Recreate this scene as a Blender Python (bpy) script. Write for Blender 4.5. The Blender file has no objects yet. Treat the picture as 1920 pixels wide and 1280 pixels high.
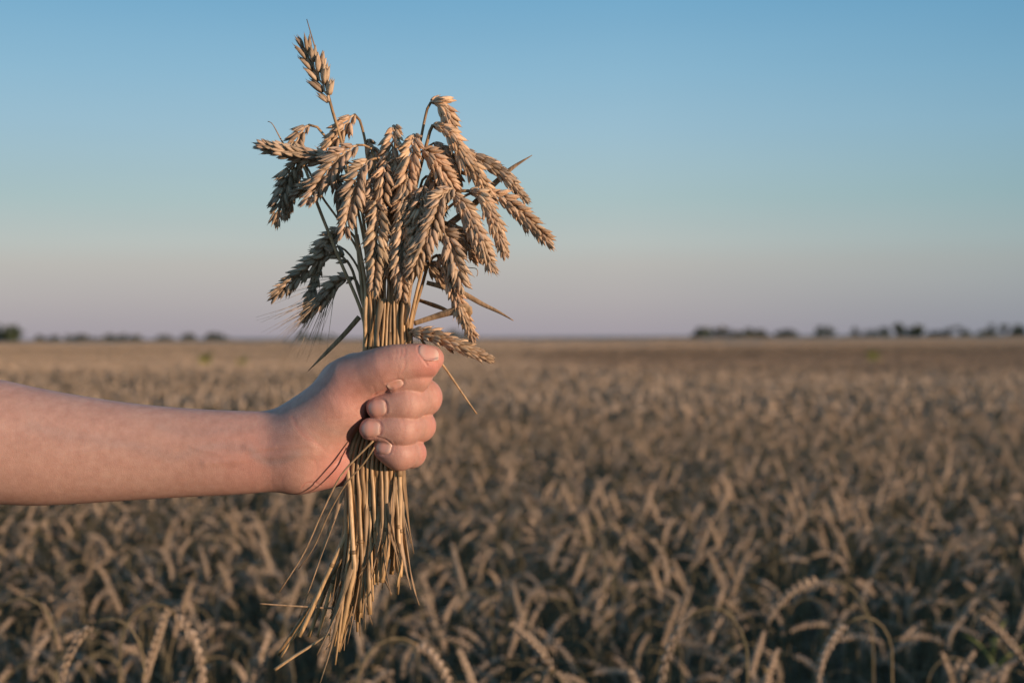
import bpy, math, random
import numpy as np
from mathutils import Vector, Matrix, noise as mnoise
from mathutils.bvhtree import BVHTree

R = math.radians
S = bpy.context.scene
C = S.collection

# ------------------------------------------------------------------ camera
F = 2667.0                       # focal length in photo pixels (50 mm on 36 mm, 1920 px wide)
D = 1.0                          # distance of the hand
CAM_Z = 1.24
CANOPY = 0.72
TILT = R(-0.20)
ROLL = R(-0.30)
cam_data = bpy.data.cameras.new('camera')
cam = bpy.data.objects.new('camera', cam_data)
C.objects.link(cam)
cam_data.lens = 50
cam_data.sensor_width = 36
cam_data.clip_start = 0.05
cam_data.clip_end = 6000
cam_data.dof.use_dof = True
cam_data.dof.focus_distance = 0.985
cam_data.dof.aperture_fstop = 7.0
cam.location = (0, 0, CAM_Z)
CAMROT = Matrix.Rotation(R(90) + TILT, 4, 'X') @ Matrix.Rotation(ROLL, 4, 'Z')
cam.rotation_euler = CAMROT.to_euler()
S.camera = cam

# ------------------------------------------------------------------ sky, sun, exposure
SUN_EL, SUN_AZ = 3.4, 56.0       # azimuth: degrees to the right of "straight behind the camera"
w = bpy.data.worlds.new('World')
S.world = w
w.use_nodes = True
nt = w.node_tree
nt.nodes.clear()
wo = nt.nodes.new('ShaderNodeOutputWorld')
bg = nt.nodes.new('ShaderNodeBackground')
sky = nt.nodes.new('ShaderNodeTexSky')
sky.sky_type = 'NISHITA'
sky.sun_disc = False
sky.sun_elevation = R(SUN_EL)
sky.sun_rotation = R(180 - SUN_AZ)
sky.air_density = 1.0
sky.dust_density = 1.0
sky.ozone_density = 1.5
def lin(r, g, b_):
    f = lambda c: (c / 255 / 12.92) if c <= 10 else ((c / 255 + 0.055) / 1.055) ** 2.4
    return (f(r), f(g), f(b_), 1)
# the measured twilight gradient by elevation, carried on to the zenith and warmed towards the sun
wtc = nt.nodes.new('ShaderNodeTexCoord')
sep = nt.nodes.new('ShaderNodeSeparateXYZ')
nt.links.new(wtc.outputs['Generated'], sep.inputs[0])
grad = nt.nodes.new('ShaderNodeValToRGB')
stops = [(0.0, lin(164, 157, 166)), (0.028, lin(176, 172, 174)), (0.05, lin(182, 181, 179)), (0.065, lin(181, 189, 188)),
         (0.095, lin(166, 189, 193)), (0.143, lin(152, 187, 206)), (0.18, lin(137, 181, 207)), (0.23, lin(115, 169, 203)),
         (0.45, lin(100, 146, 182)), (1.0, lin(88, 122, 156))]
while len(grad.color_ramp.elements) < len(stops):
    grad.color_ramp.elements.new(0.5)
for e, (p_, c_) in zip(grad.color_ramp.elements, stops):
    e.position = p_
    e.color = c_
nt.links.new(sep.outputs['Z'], grad.inputs[0])
azr = nt.nodes.new('ShaderNodeMapRange')          # the sky is darkest at right angles to the sun
azr.inputs['From Min'].default_value = 0.08
azr.inputs['From Max'].default_value = 0.75
azr.inputs['To Min'].default_value = 0.0
azr.inputs['To Max'].default_value = 1.0
nt.links.new(sep.outputs['X'], azr.inputs['Value'])
dark = nt.nodes.new('ShaderNodeMix')
dark.data_type = 'RGBA'
dark.blend_type = 'MULTIPLY'
nt.links.new(azr.outputs[0], dark.inputs['Factor'])
hz = nt.nodes.new('ShaderNodeTexNoise')
hz.inputs['Scale'].default_value = 1.0
hz.inputs['Detail'].default_value = 4.0
hm = nt.nodes.new('ShaderNodeMapping')
hm.inputs['Scale'].default_value = (2.2, 2.2, 15.0)
nt.links.new(wtc.outputs['Generated'], hm.inputs['Vector'])
nt.links.new(hm.outputs[0], hz.inputs['Vector'])
hr = nt.nodes.new('ShaderNodeValToRGB')
hr.color_ramp.elements[0].position, hr.color_ramp.elements[0].color = 0.3, (0.975, 0.98, 0.985, 1)
hr.color_ramp.elements[1].position, hr.color_ramp.elements[1].color = 0.7, (1.028, 1.022, 1.018, 1)
nt.links.new(hz.outputs['Fac'], hr.inputs[0])
hx = nt.nodes.new('ShaderNodeMix')
hx.data_type = 'RGBA'
hx.blend_type = 'MULTIPLY'
hx.inputs['Factor'].default_value = 1.0
nt.links.new(grad.outputs[0], hx.inputs['A'])
nt.links.new(hr.outputs[0], hx.inputs['B'])
nt.links.new(hx.outputs['Result'], dark.inputs['A'])
dark.inputs['B'].default_value = (0.30, 0.58, 0.70, 1)
mul = nt.nodes.new('ShaderNodeMix')
mul.data_type = 'RGBA'
mul.blend_type = 'MULTIPLY'
mul.inputs['Factor'].default_value = 1.0
mul.inputs['B'].default_value = (10.0, 10.0, 10.0, 1)      # into the sky texture's own range
nt.links.new(dark.outputs['Result'], mul.inputs['A'])
blend = nt.nodes.new('ShaderNodeMix')
blend.data_type = 'RGBA'
blend.inputs['Factor'].default_value = 0.86
nt.links.new(sky.outputs[0], blend.inputs['A'])
nt.links.new(mul.outputs['Result'], blend.inputs['B'])
bg.inputs['Strength'].default_value = 0.112
nt.links.new(blend.outputs['Result'], bg.inputs['Color'])
nt.links.new(bg.outputs[0], wo.inputs['Surface'])

to_sun = Vector((math.sin(R(SUN_AZ)) * math.cos(R(SUN_EL)), -math.cos(R(SUN_AZ)) * math.cos(R(SUN_EL)), math.sin(R(SUN_EL))))
sl = bpy.data.lights.new('sun', 'SUN')
sl.energy = 4.9
sl.angle = R(0.5)
sl.color = (1.0, 0.71, 0.50)
so = bpy.data.objects.new('sun', sl)
so.rotation_euler = to_sun.to_track_quat('Z', 'Y').to_euler()
so.location = (3, -3, 6)
C.objects.link(so)

S.view_settings.view_transform = 'Standard'
S.view_settings.look = 'None'
S.view_settings.exposure = 0.0
S.view_settings.gamma = 1.0
S.view_settings.use_curve_mapping = False
S.render.engine = 'CYCLES'
S.cycles.use_denoising = True
S.cycles.max_bounces = 6
S.cycles.diffuse_bounces = 3
S.cycles.glossy_bounces = 2

rng = random.Random(7)

# ------------------------------------------------------------------ helpers
def at(px, py, d=0.0):
    """world point that stands at depth D + d pixels(0.375 mm) from the camera, seen at photo pixel px, py"""
    Y = D + d * D / F
    v = CAMROT.to_3x3() @ Vector(((px - 960) / F, (640 - py) / F, -1.0))
    return Vector((0, 0, CAM_Z)) + v * (Y / v.y)

PX = D / F                       # one photo pixel at the hand, in metres

def terrain(x, y):
    r = math.hypot(x, y)
    a = min(1.0, max(0.0, (r - 6) / 20))
    h = 0.10 * math.sin(0.11 * y + 0.05 * x + 0.6) + 0.07 * math.sin(0.23 * y - 0.09 * x + 2.1)
    return h * a - 0.03 * a

def obj(name, me, parent=None, mat=None):
    o = bpy.data.objects.new(name, me)
    C.objects.link(o)
    if parent is not None:
        o.parent = parent
    if mat is not None and me is not None and not me.materials:
        me.materials.append(mat)
    return o

def thing(name, label, cat, loc=(0, 0, 0), group=None, me=None):
    o = bpy.data.objects.new(name, me)
    if me is None:
        o.empty_display_size = 0.02
    C.objects.link(o)
    o.location = loc
    o['label'] = label
    o['category'] = cat
    if group:
        o['group'] = group
    return o

def mesh(name, verts, faces, mat=None, attrs=None, smooth=True, mats=None, midx=None):
    me = bpy.data.meshes.new(name)
    me.from_pydata([tuple(v) for v in verts], [], faces)
    if smooth:
        me.polygons.foreach_set('use_smooth', [True] * len(me.polygons))
    for k, vals in (attrs or {}).items():
        at_ = me.attributes.new(k, 'FLOAT', 'POINT')
        at_.data.foreach_set('value', np.asarray(vals, dtype=np.float32))
    if mats:
        for m in mats:
            me.materials.append(m)
        if midx is not None:
            me.polygons.foreach_set('material_index', midx)
    elif mat:
        me.materials.append(mat)
    me.update()
    return me

class MB:
    """collects vertices, faces and two float attributes for one mesh"""
    def __init__(self):
        self.v, self.f, self.tt, self.rn, self.mi = [], [], [], [], []
    def add(self, vs, fs, tts, rn, mi=0):
        b = len(self.v)
        self.v += [tuple(p) for p in vs]
        self.f += [tuple(b + i for i in q) for q in fs]
        self.tt += list(tts)
        self.rn += [rn] * len(vs)
        self.mi += [mi] * len(fs)
    def build(self, name, mats):
        return mesh(name, self.v, self.f, attrs={'tt': self.tt, 'rn': self.rn}, mats=mats, midx=self.mi)

def spline(pts, n):
    """centripetal Catmull-Rom through pts (Vectors), n samples, even in arc length"""
    pts = [Vector(p) for p in pts]
    P = [pts[0] * 2 - pts[1]] + pts + [pts[-1] * 2 - pts[-2]]
    out = []
    for i in range(1, len(P) - 2):
        p0, p1, p2, p3 = P[i - 1], P[i], P[i + 1], P[i + 2]
        t0 = 0.0
        t1 = t0 + max(1e-6, (p1 - p0).length) ** 0.5
        t2 = t1 + max(1e-6, (p2 - p1).length) ** 0.5
        t3 = t2 + max(1e-6, (p3 - p2).length) ** 0.5
        for k in range(16):
            t = t1 + (t2 - t1) * k / 16
            A1 = p0 * ((t1 - t) / (t1 - t0)) + p1 * ((t - t0) / (t1 - t0))
            A2 = p1 * ((t2 - t) / (t2 - t1)) + p2 * ((t - t1) / (t2 - t1))
            A3 = p2 * ((t3 - t) / (t3 - t2)) + p3 * ((t - t2) / (t3 - t2))
            B1 = A1 * ((t2 - t) / (t2 - t0)) + A2 * ((t - t0) / (t2 - t0))
            B2 = A2 * ((t3 - t) / (t3 - t1)) + A3 * ((t - t1) / (t3 - t1))
            out.append(B1 * ((t2 - t) / (t2 - t1)) + B2 * ((t - t1) / (t2 - t1)))
    out.append(pts[-1].copy())
    L = [0.0]
    for a, b in zip(out, out[1:]):
        L.append(L[-1] + (b - a).length)
    res, j = [], 0
    for k in range(n):
        s = L[-1] * k / (n - 1)
        while j < len(L) - 2 and L[j + 1] < s:
            j += 1
        u = (s - L[j]) / max(1e-9, L[j + 1] - L[j])
        res.append(out[j].lerp(out[j + 1], min(1, max(0, u))))
    return res

def frames(pts, hint=Vector((0, -1, 0))):
    """parallel transported frames (tangent, a, b)"""
    n = len(pts)
    T = []
    for i in range(n):
        t = pts[min(n - 1, i + 1)] - pts[max(0, i - 1)]
        T.append(t.normalized() if t.length > 1e-9 else Vector((0, 0, 1)))
    a = hint - T[0] * hint.dot(T[0])
    if a.length < 1e-3:
        a = Vector((1, 0, 0)) - T[0] * T[0].x
    a.normalize()
    out = []
    for t in T:
        a = a - t * a.dot(t)
        a.normalize()
        out.append((t, a.copy(), t.cross(a)))
    return out

def add_tube(mb, pts, radii, sides=6, rn=0.5, mi=0, caps=True, t0=0.0, t1=1.0):
    fr = frames(pts)
    n = len(pts)
    vs, fs, tt = [], [], []
    for i, (p, (t, a, b)) in enumerate(zip(pts, fr)):
        r = radii[i] if hasattr(radii, '__len__') else radii
        for k in range(sides):
            an = 2 * math.pi * k / sides
            vs.append(p + (a * math.cos(an) + b * math.sin(an)) * r)
            tt.append(t0 + (t1 - t0) * i / (n - 1))
    for i in range(n - 1):
        for k in range(sides):
            k2 = (k + 1) % sides
            fs.append((i * sides + k, i * sides + k2, (i + 1) * sides + k2, (i + 1) * sides + k))
    if caps:
        fs.append(tuple(range(sides))[::-1])
        fs.append(tuple((n - 1) * sides + k for k in range(sides)))
    mb.add(vs, fs, tt, rn, mi)

def add_blade(mb, pts, widths, normal=Vector((0, -1, 0)), twist=0.0, fold=0.25, rn=0.5, mi=0, thick=0.00025):
    """a leaf blade: a V-folded strip with a little thickness"""
    fr = frames(pts, normal)
    n = len(pts)
    vs, fs, tt = [], [], []
    for i, (p, (t, a, b)) in enumerate(zip(pts, fr)):
        an = twist * i / (n - 1)
        aa = a * math.cos(an) + b * math.sin(an)
        bb = t.cross(aa)
        wd = widths
        if hasattr(widths, '__len__'):
            q = i / (n - 1) * (len(widths) - 1)
            j = min(int(q), len(widths) - 2)
            wd = widths[j] + (widths[j + 1] - widths[j]) * (q - j)
        hw = max(wd * 0.5, 0.00012)
        for s, u in ((-1, 1), (0, 0), (1, 1)):
            vs.append(p + bb * (s * hw) + aa * (u * fold * hw + thick))
        for s, u in ((1, 1), (0, 0), (-1, 1)):
            vs.append(p + bb * (s * hw) + aa * (u * fold * hw - thick))
        tt += [i / (n - 1)] * 6
    for i in range(n - 1):
        for k in range(6):
            k2 = (k + 1) % 6
            fs.append((i * 6 + k, i * 6 + k2, (i + 1) * 6 + k2, (i + 1) * 6 + k))
    fs.append((5, 4, 3, 2, 1, 0))
    fs.append(tuple((n - 1) * 6 + k for k in range(6)))
    mb.add(vs, fs, tt, rn, mi)

def add_almond(mb, base, direc, L, wd, th, nseg=7, sides=8, side=Vector((1, 0, 0)), belly=0.0, rn=0.5, mi=0, beak=0.0):
    """a wheat husk: pointed ovoid from base along direc, wd across side, th thick, belly bends it outward"""
    t = direc.normalized()
    a = side - t * side.dot(t)
    a.normalize()
    b = t.cross(a)
    vs, fs, tt = [], [], []
    prof = []
    for i in range(nseg + 1):
        u = i / nseg
        r = (max(0.0, u + 0.02) ** 0.50) * (max(0.0, 1.0 - u) ** 0.62) * 1.78
        prof.append((u, max(r, 0.03 if i < nseg else 0.02)))
    for (u, r) in prof:
        c = base + t * (u * L) + b * (belly * math.sin(u * math.pi * 0.9))
        if u > 0.99:
            c = c + t * beak
        for k in range(sides):
            an = 2 * math.pi * k / sides
            ca, sa = math.cos(an), math.sin(an)
            keel = 1.0 + 0.16 * max(0.0, sa) ** 3
            vs.append(c + a * (ca * r * wd * 0.5) + b * (sa * keel * r * th * 0.5))
            tt.append(u)
    for i in range(nseg):
        for k in range(sides):
            k2 = (k + 1) % sides
            fs.append((i * sides + k, i * sides + k2, (i + 1) * sides + k2, (i + 1) * sides + k))
    mb.add(vs, fs, tt, rn, mi)

# ------------------------------------------------------------------ materials
def new_mat(name):
    m = bpy.data.materials.new(name)
    m.use_nodes = True
    t = m.node_tree
    b = t.nodes['Principled BSDF']
    return m, t, b

def N(t, typ, **kw):
    n = t.nodes.new(typ)
    for k, v in kw.items():
        if k in n.inputs:
            n.inputs[k].default_value = v
        else:
            setattr(n, k, v)
    return n

def ramp(t, stops, interp='LINEAR'):
    n = t.nodes.new('ShaderNodeValToRGB')
    cr = n.color_ramp
    cr.interpolation = interp
    while len(cr.elements) < len(stops):
        cr.elements.new(0.5)
    for e, (p, c) in zip(cr.elements, stops):
        e.position = p
        e.color = (*c, 1) if len(c) == 3 else c
    return n

def mixc(t, fac, a, b, blend='MIX'):
    n = t.nodes.new('ShaderNodeMix')
    n.data_type = 'RGBA'
    n.blend_type = blend
    for sock, v in ((n.inputs['Factor'], fac), (n.inputs['A'], a), (n.inputs['B'], b)):
        if hasattr(v, 'is_output') or isinstance(v, bpy.types.NodeSocket):
            t.links.new(v, sock)
        elif isinstance(v, (int, float)):
            sock.default_value = v
        else:
            sock.default_value = (*v, 1)
    return n.outputs['Result']

def straw_mat(name, c_lo, c_hi, c_base, streak=900, rough=0.6, use_object_random=True, green=(0.20, 0.19, 0.09), green_amt=0.25, bump=0.25, trans=0.0):
    """dry straw / husk: length-wise streaks, per-piece tint, darker joint at tt = 0"""
    m, t, b = new_mat(name)
    tt = N(t, 'ShaderNodeAttribute', attribute_name='tt')
    rn = N(t, 'ShaderNodeAttribute', attribute_name='rn')
    oi = N(t, 'ShaderNodeObjectInfo')
    tc = N(t, 'ShaderNodeTexCoord')
    rsum = N(t, 'ShaderNodeMath', operation='ADD')
    t.links.new(rn.outputs['Fac'], rsum.inputs[0])
    t.links.new(oi.outputs['Random'], rsum.inputs[1])
    fr = N(t, 'ShaderNodeMath', operation='FRACT')
    t.links.new(rsum.outputs[0], fr.inputs[0])
    base = ramp(t, [(0.0, c_lo), (1.0, c_hi)])
    t.links.new(fr.outputs[0], base.inputs[0])
    nz = N(t, 'ShaderNodeTexNoise', Scale=streak, Detail=3.0, Roughness=0.6)
    mp = N(t, 'ShaderNodeMapping')
    mp.inputs['Scale'].default_value = (1, 1, 0.10)
    t.links.new(tc.outputs['Object'], mp.inputs['Vector'])
    t.links.new(mp.outputs[0], nz.inputs['Vector'])
    nzr = ramp(t, [(0.3, (0.54, 0.51, 0.48)), (0.68, (1.18, 1.15, 1.12))])
    t.links.new(nz.outputs['Fac'], nzr.inputs[0])
    c1 = mixc(t, 1.0, base.outputs[0], nzr.outputs[0], 'MULTIPLY')
    tb = ramp(t, [(0.0, c_base), (0.22, (1, 1, 1)), (0.86, (1, 1, 1)), (1.0, (0.72, 0.66, 0.58))])
    t.links.new(tt.outputs['Fac'], tb.inputs[0])
    c2 = mixc(t, 1.0, c1, tb.outputs[0], 'MULTIPLY')
    g = N(t, 'ShaderNodeTexNoise', Scale=55.0, Detail=2.0)
    t.links.new(tc.outputs['Object'], g.inputs['Vector'])
    gr = ramp(t, [(0.50, (0, 0, 0)), (0.75, (green_amt,) * 3)])
    t.links.new(g.outputs['Fac'], gr.inputs[0])
    c3 = mixc(t, gr.outputs[0], c2, green)
    c3 = mixc(t, 1.0, c3, oi.outputs['Color'], 'MULTIPLY')
    if name.startswith('field'):
        geo = N(t, 'ShaderNodeNewGeometry')
        pm = N(t, 'ShaderNodeMapping')
        pm.inputs['Scale'].default_value = (0.05, 0.16, 0.0)
        t.links.new(geo.outputs['Position'], pm.inputs['Vector'])
        pn = N(t, 'ShaderNodeTexNoise', Scale=1.0, Detail=3.0)
        t.links.new(pm.outputs[0], pn.inputs['Vector'])
        pr = ramp(t, [(0.35, (0.78, 0.80, 0.80)), (0.62, (1.08, 1.06, 1.04))])
        t.links.new(pn.outputs['Fac'], pr.inputs[0])
        c3 = mixc(t, 1.0, c3, pr.outputs[0], 'MULTIPLY')
        sp_ = N(t, 'ShaderNodeSeparateXYZ')
        t.links.new(geo.outputs['Position'], sp_.inputs[0])
        def mr_(sock, a, b_):
            n = N(t, 'ShaderNodeMapRange')
            n.interpolation_type = 'SMOOTHSTEP'
            n.inputs['From Min'].default_value, n.inputs['From Max'].default_value = a, b_
            t.links.new(sock, n.inputs['Value'])
            return n.outputs[0]
        k1, k2, k3 = mr_(sp_.outputs['Y'], 17, 27), mr_(sp_.outputs['Y'], 62, 46), mr_(sp_.outputs['X'], -1.5, 3.0)
        m1 = N(t, 'ShaderNodeMath', operation='MULTIPLY')
        t.links.new(k1, m1.inputs[0]); t.links.new(k2, m1.inputs[1])
        m2 = N(t, 'ShaderNodeMath', operation='MULTIPLY')
        t.links.new(m1.outputs[0], m2.inputs[0]); t.links.new(k3, m2.inputs[1])
        c3 = mixc(t, m2.outputs[0], c3, mixc(t, 1.0, c3, (0.60, 0.58, 0.56), 'MULTIPLY'))
    t.links.new(c3, b.inputs['Base Color'])
    b.inputs['Roughness'].default_value = rough
    b.inputs['Specular IOR Level'].default_value = 0.35
    if bump:
        bn = N(t, 'ShaderNodeBump', Strength=bump, Distance=0.0006)
        t.links.new(nz.outputs['Fac'], bn.inputs['Height'])
        t.links.new(bn.outputs[0], b.inputs['Normal'])
    return m

M_HUSK = straw_mat('wheat_husk', (0.46, 0.345, 0.235), (0.70, 0.54, 0.385), (0.46, 0.40, 0.32), streak=900, rough=0.58, green_amt=0.12)
M_STEM = straw_mat('wheat_straw', (0.33, 0.215, 0.110), (0.70, 0.495, 0.275), (0.9, 0.88, 0.8), streak=700, rough=0.40, green=(0.18, 0.120, 0.055), green_amt=0.45)
M_LEAF = straw_mat('dry_leaf', (0.30, 0.205, 0.115), (0.46, 0.325, 0.20), (0.95, 0.95, 0.9), streak=500, rough=0.6)
M_NODE = straw_mat('straw_node', (0.21, 0.135, 0.07), (0.36, 0.235, 0.12), (1, 1, 1), streak=500, rough=0.5)
M_FHUSK = straw_mat('field_husk', (0.45, 0.34, 0.24), (0.68, 0.53, 0.40), (0.6, 0.55, 0.47), streak=300, bump=0)
M_FSTEM = straw_mat('field_straw', (0.16, 0.132, 0.070), (0.34, 0.265, 0.150), (0.8, 0.8, 0.75), streak=120, bump=0, green=(0.10, 0.11, 0.04), green_amt=0.6)
M_FLEAF = straw_mat('field_leaf', (0.12, 0.100, 0.050), (0.27, 0.205, 0.120), (0.9, 0.9, 0.85), streak=120, bump=0, green=(0.11, 0.115, 0.04), green_amt=0.5)

# ------------------------------------------------------------------ the arm and hand (one continuous skin)
def w3(p):
    return np.array(at(p[0], p[1], p[2]), dtype=np.float32)

def smin(a, b, k):
    h = np.maximum(k - np.abs(a - b), 0.0) / k
    return np.minimum(a, b) - h * h * k * 0.25

def smax(a, b, k):
    return -smin(-a, -b, k)

def cone_sdf(X, Y, Z, p0, p1):
    """rounded cone between two (px, py, d, r) joints"""
    a, b = w3(p0), w3(p1)
    r0, r1 = p0[3] * PX, p1[3] * PX
    ab = b - a
    L2 = float(ab @ ab)
    dx, dy, dz = X - a[0], Y - a[1], Z - a[2]
    t = np.clip((dx * ab[0] + dy * ab[1] + dz * ab[2]) / L2, 0, 1)
    qx, qy, qz = dx - t * ab[0], dy - t * ab[1], dz - t * ab[2]
    return np.sqrt(qx * qx + qy * qy + qz * qz) - (r0 + (r1 - r0) * t)

ARM_X = [-1050, -900, -700, -450, -200, -60, 0, 60, 150, 250, 350, 450, 520, 560, 600, 660]
ARM_C = [776, 782, 800, 815, 822, 826, 828.5, 836, 842.5, 846.5, 848, 847.5, 845, 842.5, 841, 840]
ARM_R = [126, 126, 122, 120, 121, 119.5, 116.5, 111, 101, 90.5, 83, 78, 74, 71, 63, 48]
ARM_S = [0.95, 0.95, 0.95, 0.93, 0.92, 0.9, 0.9, 0.88, 0.85, 0.82, 0.78, 0.74, 0.71, 0.70, 0.70, 0.70]

def pchip(xq, xs, ys):
    xs, ys = np.array(xs, float), np.array(ys, float)
    h = np.diff(xs)
    dl = np.diff(ys) / h
    m = np.zeros_like(ys)
    m[0], m[-1] = dl[0], dl[-1]
    m[1:-1] = (dl[:-1] * h[1:] + dl[1:] * h[:-1]) / (h[:-1] + h[1:])
    i = np.clip(np.searchsorted(xs, xq) - 1, 0, len(h) - 1)
    u = (xq - xs[i]) / h[i]
    return ((1 + 2 * u) * (1 - u) ** 2 * ys[i] + u * (1 - u) ** 2 * h[i] * m[i]
            + u * u * (3 - 2 * u) * ys[i + 1] + u * u * (u - 1) * h[i] * m[i + 1])

def arm_sdf(X, Y, Z):
    x1 = X[:, 0, 0]
    px = x1 / PX + 960
    c, r, s = pchip(px, ARM_X, ARM_C), pchip(px, ARM_X, ARM_R) * PX, pchip(px, ARM_X, ARM_S)
    zc = np.array([at(p, q, 0).z for p, q in zip(px, c)])[:, None, None]
    r, s = r[:, None, None], s[:, None, None]
    yc = (D - PX * pchip(px, [-1100, 0, 350, 520, 700], [0, 0, 3, 9, 9]))[:, None, None]
    # palmar flat side and a soft ridge of the forearm muscles
    f = np.sqrt(((Y - yc) / s) ** 2 + (Z - zc) ** 2) - r
    return f

MCP2, MCP3, MCP4, MCP5 = (666, 706, 66, 40), (690, 747, 86, 38), (688, 797, 84, 36), (670, 846, 62, 34)
FINGERS = {
    'index':  [MCP2[:3] + (36,), (790, 681, 8, 32), (776, 704, -54, 24), (737, 719, -70, 17)],
    'middle': [MCP3[:3] + (36,), (793, 745, 12, 34), (760, 755, -52, 26), (708, 764, -62, 21)],
    'ring':   [MCP4[:3] + (35,), (786, 798, 12, 29), (752, 804, -50, 24.5), (695, 804, -60, 21)],
    'little': [MCP5[:3] + (31,), (771, 849, 4, 26), (748, 850, -42, 22), (719, 841, -48, 17)],
}
THUMB = [(658, 714, -38, 43), (690, 702, -52, 38.5), (720, 691, -66, 34), (741, 683, -69, 29), (762, 680, -70, 26.5), (784, 678.5, -67, 25.5), (801, 676, -62, 23), (814, 670, -57, 15)]

def hand_sdf(X, Y, Z):
    A = None
    def u(f, k):
        nonlocal A
        A = f if A is None else smin(A, f, k * PX)
    u(smax(arm_sdf(X, Y, Z), X - (618 - 960) * PX, 70 * PX), 1)
    for p0, p1, k in (((556, 826, 6, 48), MCP2, 44), ((560, 838, 12, 48), MCP3, 24), ((560, 852, 12, 46), MCP4, 24),
                      ((560, 866, 4, 44), MCP5, 26),
                      ((566, 868, -8, 45), (640, 873, 14, 35), 44),            # heel of the palm
                      ((592, 808, -18, 50), (640, 766, -32, 46), 44),          # thenar
                      ((562, 822, -6, 47), (655, 716, -38, 42), 44)):
        u(cone_sdf(X, Y, Z, p0, p1), k)
    # web between thumb and index
    u(cone_sdf(X, Y, Z, (640, 712, 8, 36), (668, 700, 40, 34)), 30)
    T = None
    for p0, p1 in zip(THUMB, THUMB[1:]):
        f = cone_sdf(X, Y, Z, p0, p1)
        T = f if T is None else smin(T, f, 22 * PX)
    A = smin(A, T, 20 * PX)
    B = None
    for name, ch in FINGERS.items():
        prox = cone_sdf(X, Y, Z, ch[0], ch[1])
        mid = cone_sdf(X, Y, Z, ch[1], ch[2])
        dist = cone_sdf(X, Y, Z, ch[2], ch[3])
        fg = smin(smin(mid, dist, 40 * PX), prox, 12 * PX)
        A = smin(A, prox + 1.0 * PX, 14 * PX)
        B = fg if B is None else smin(B, fg, 2.5 * PX)
    return smin(A, B, 2.5 * PX)

def surface_nets(Fv, xs, ys, zs):
    ins = Fv < 0
    nx, ny, nz = Fv.shape
    c = np.zeros((nx - 1, ny - 1, nz - 1), np.int8)
    for i in (0, 1):
        for j in (0, 1):
            for k in (0, 1):
                c += ins[i:nx - 1 + i, j:ny - 1 + j, k:nz - 1 + k]
    act = (c > 0) & (c < 8)
    I, J, K = np.nonzero(act)
    idx = -np.ones(act.shape, np.int64)
    idx[I, J, K] = np.arange(len(I))
    acc = np.zeros((len(I), 3))
    cnt = np.zeros(len(I))
    G = [xs, ys, zs]
    corners = [(i, j, k) for i in (0, 1) for j in (0, 1) for k in (0, 1)]
    for ca in corners:
        for ax in range(3):
            if ca[ax] == 1:
                continue
            cb = list(ca); cb[ax] = 1
            fa = Fv[I + ca[0], J + ca[1], K + ca[2]]
            fb = Fv[I + cb[0], J + cb[1], K + cb[2]]
            m = (fa < 0) != (fb < 0)
            t = np.where(m, fa / np.where(m, fa - fb, 1), 0)
            base = [I + ca[0], J + ca[1], K + ca[2]]
            P = np.stack([G[q][base[q]] for q in range(3)], 1).astype(float)
            nxt = G[ax][np.minimum(base[ax] + 1, len(G[ax]) - 1)]
            P[:, ax] = P[:, ax] + t * (nxt - P[:, ax])
            acc += P * m[:, None]
            cnt += m
    V = acc / cnt[:, None]
    Q = []
    for ax in range(3):
        sh = [slice(None)] * 3; sh2 = [slice(None)] * 3
        sh[ax] = slice(0, -1); sh2[ax] = slice(1, None)
        a, b = ins[tuple(sh)], ins[tuple(sh2)]
        I2, J2, K2 = np.nonzero(a != b)
        o1, o2 = [(1, 2), (2, 0), (0, 1)][ax]
        base = np.stack([I2, J2, K2], 1)
        ok = (base[:, o1] > 0) & (base[:, o2] > 0) & (base[:, o1] < act.shape[o1]) & (base[:, o2] < act.shape[o2])
        base = base[ok]
        flip = a[I2[ok], J2[ok], K2[ok]]
        q = []
        for d1, d2 in ((1, 1), (0, 1), (0, 0), (1, 0)):
            bb = base.copy()
            bb[:, o1] -= d1
            bb[:, o2] -= d2
            q.append(idx[bb[:, 0], bb[:, 1], bb[:, 2]])
        q = np.stack(q, 1)
        q[~flip] = q[~flip][:, ::-1]
        Q.append(q)
    return V, np.concatenate(Q)

def seg_dist(V, pts):
    """distance of every vertex to a polyline of world points"""
    best = np.full(len(V), 1e9)
    for a, b in zip(pts, pts[1:]):
        a, b = np.array(a), np.array(b)
        ab = b - a
        t = np.clip(((V - a) @ ab) / (ab @ ab), 0, 1)
        d = np.linalg.norm(V - (a + t[:, None] * ab), axis=1)
        best = np.minimum(best, d)
    return best

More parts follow.
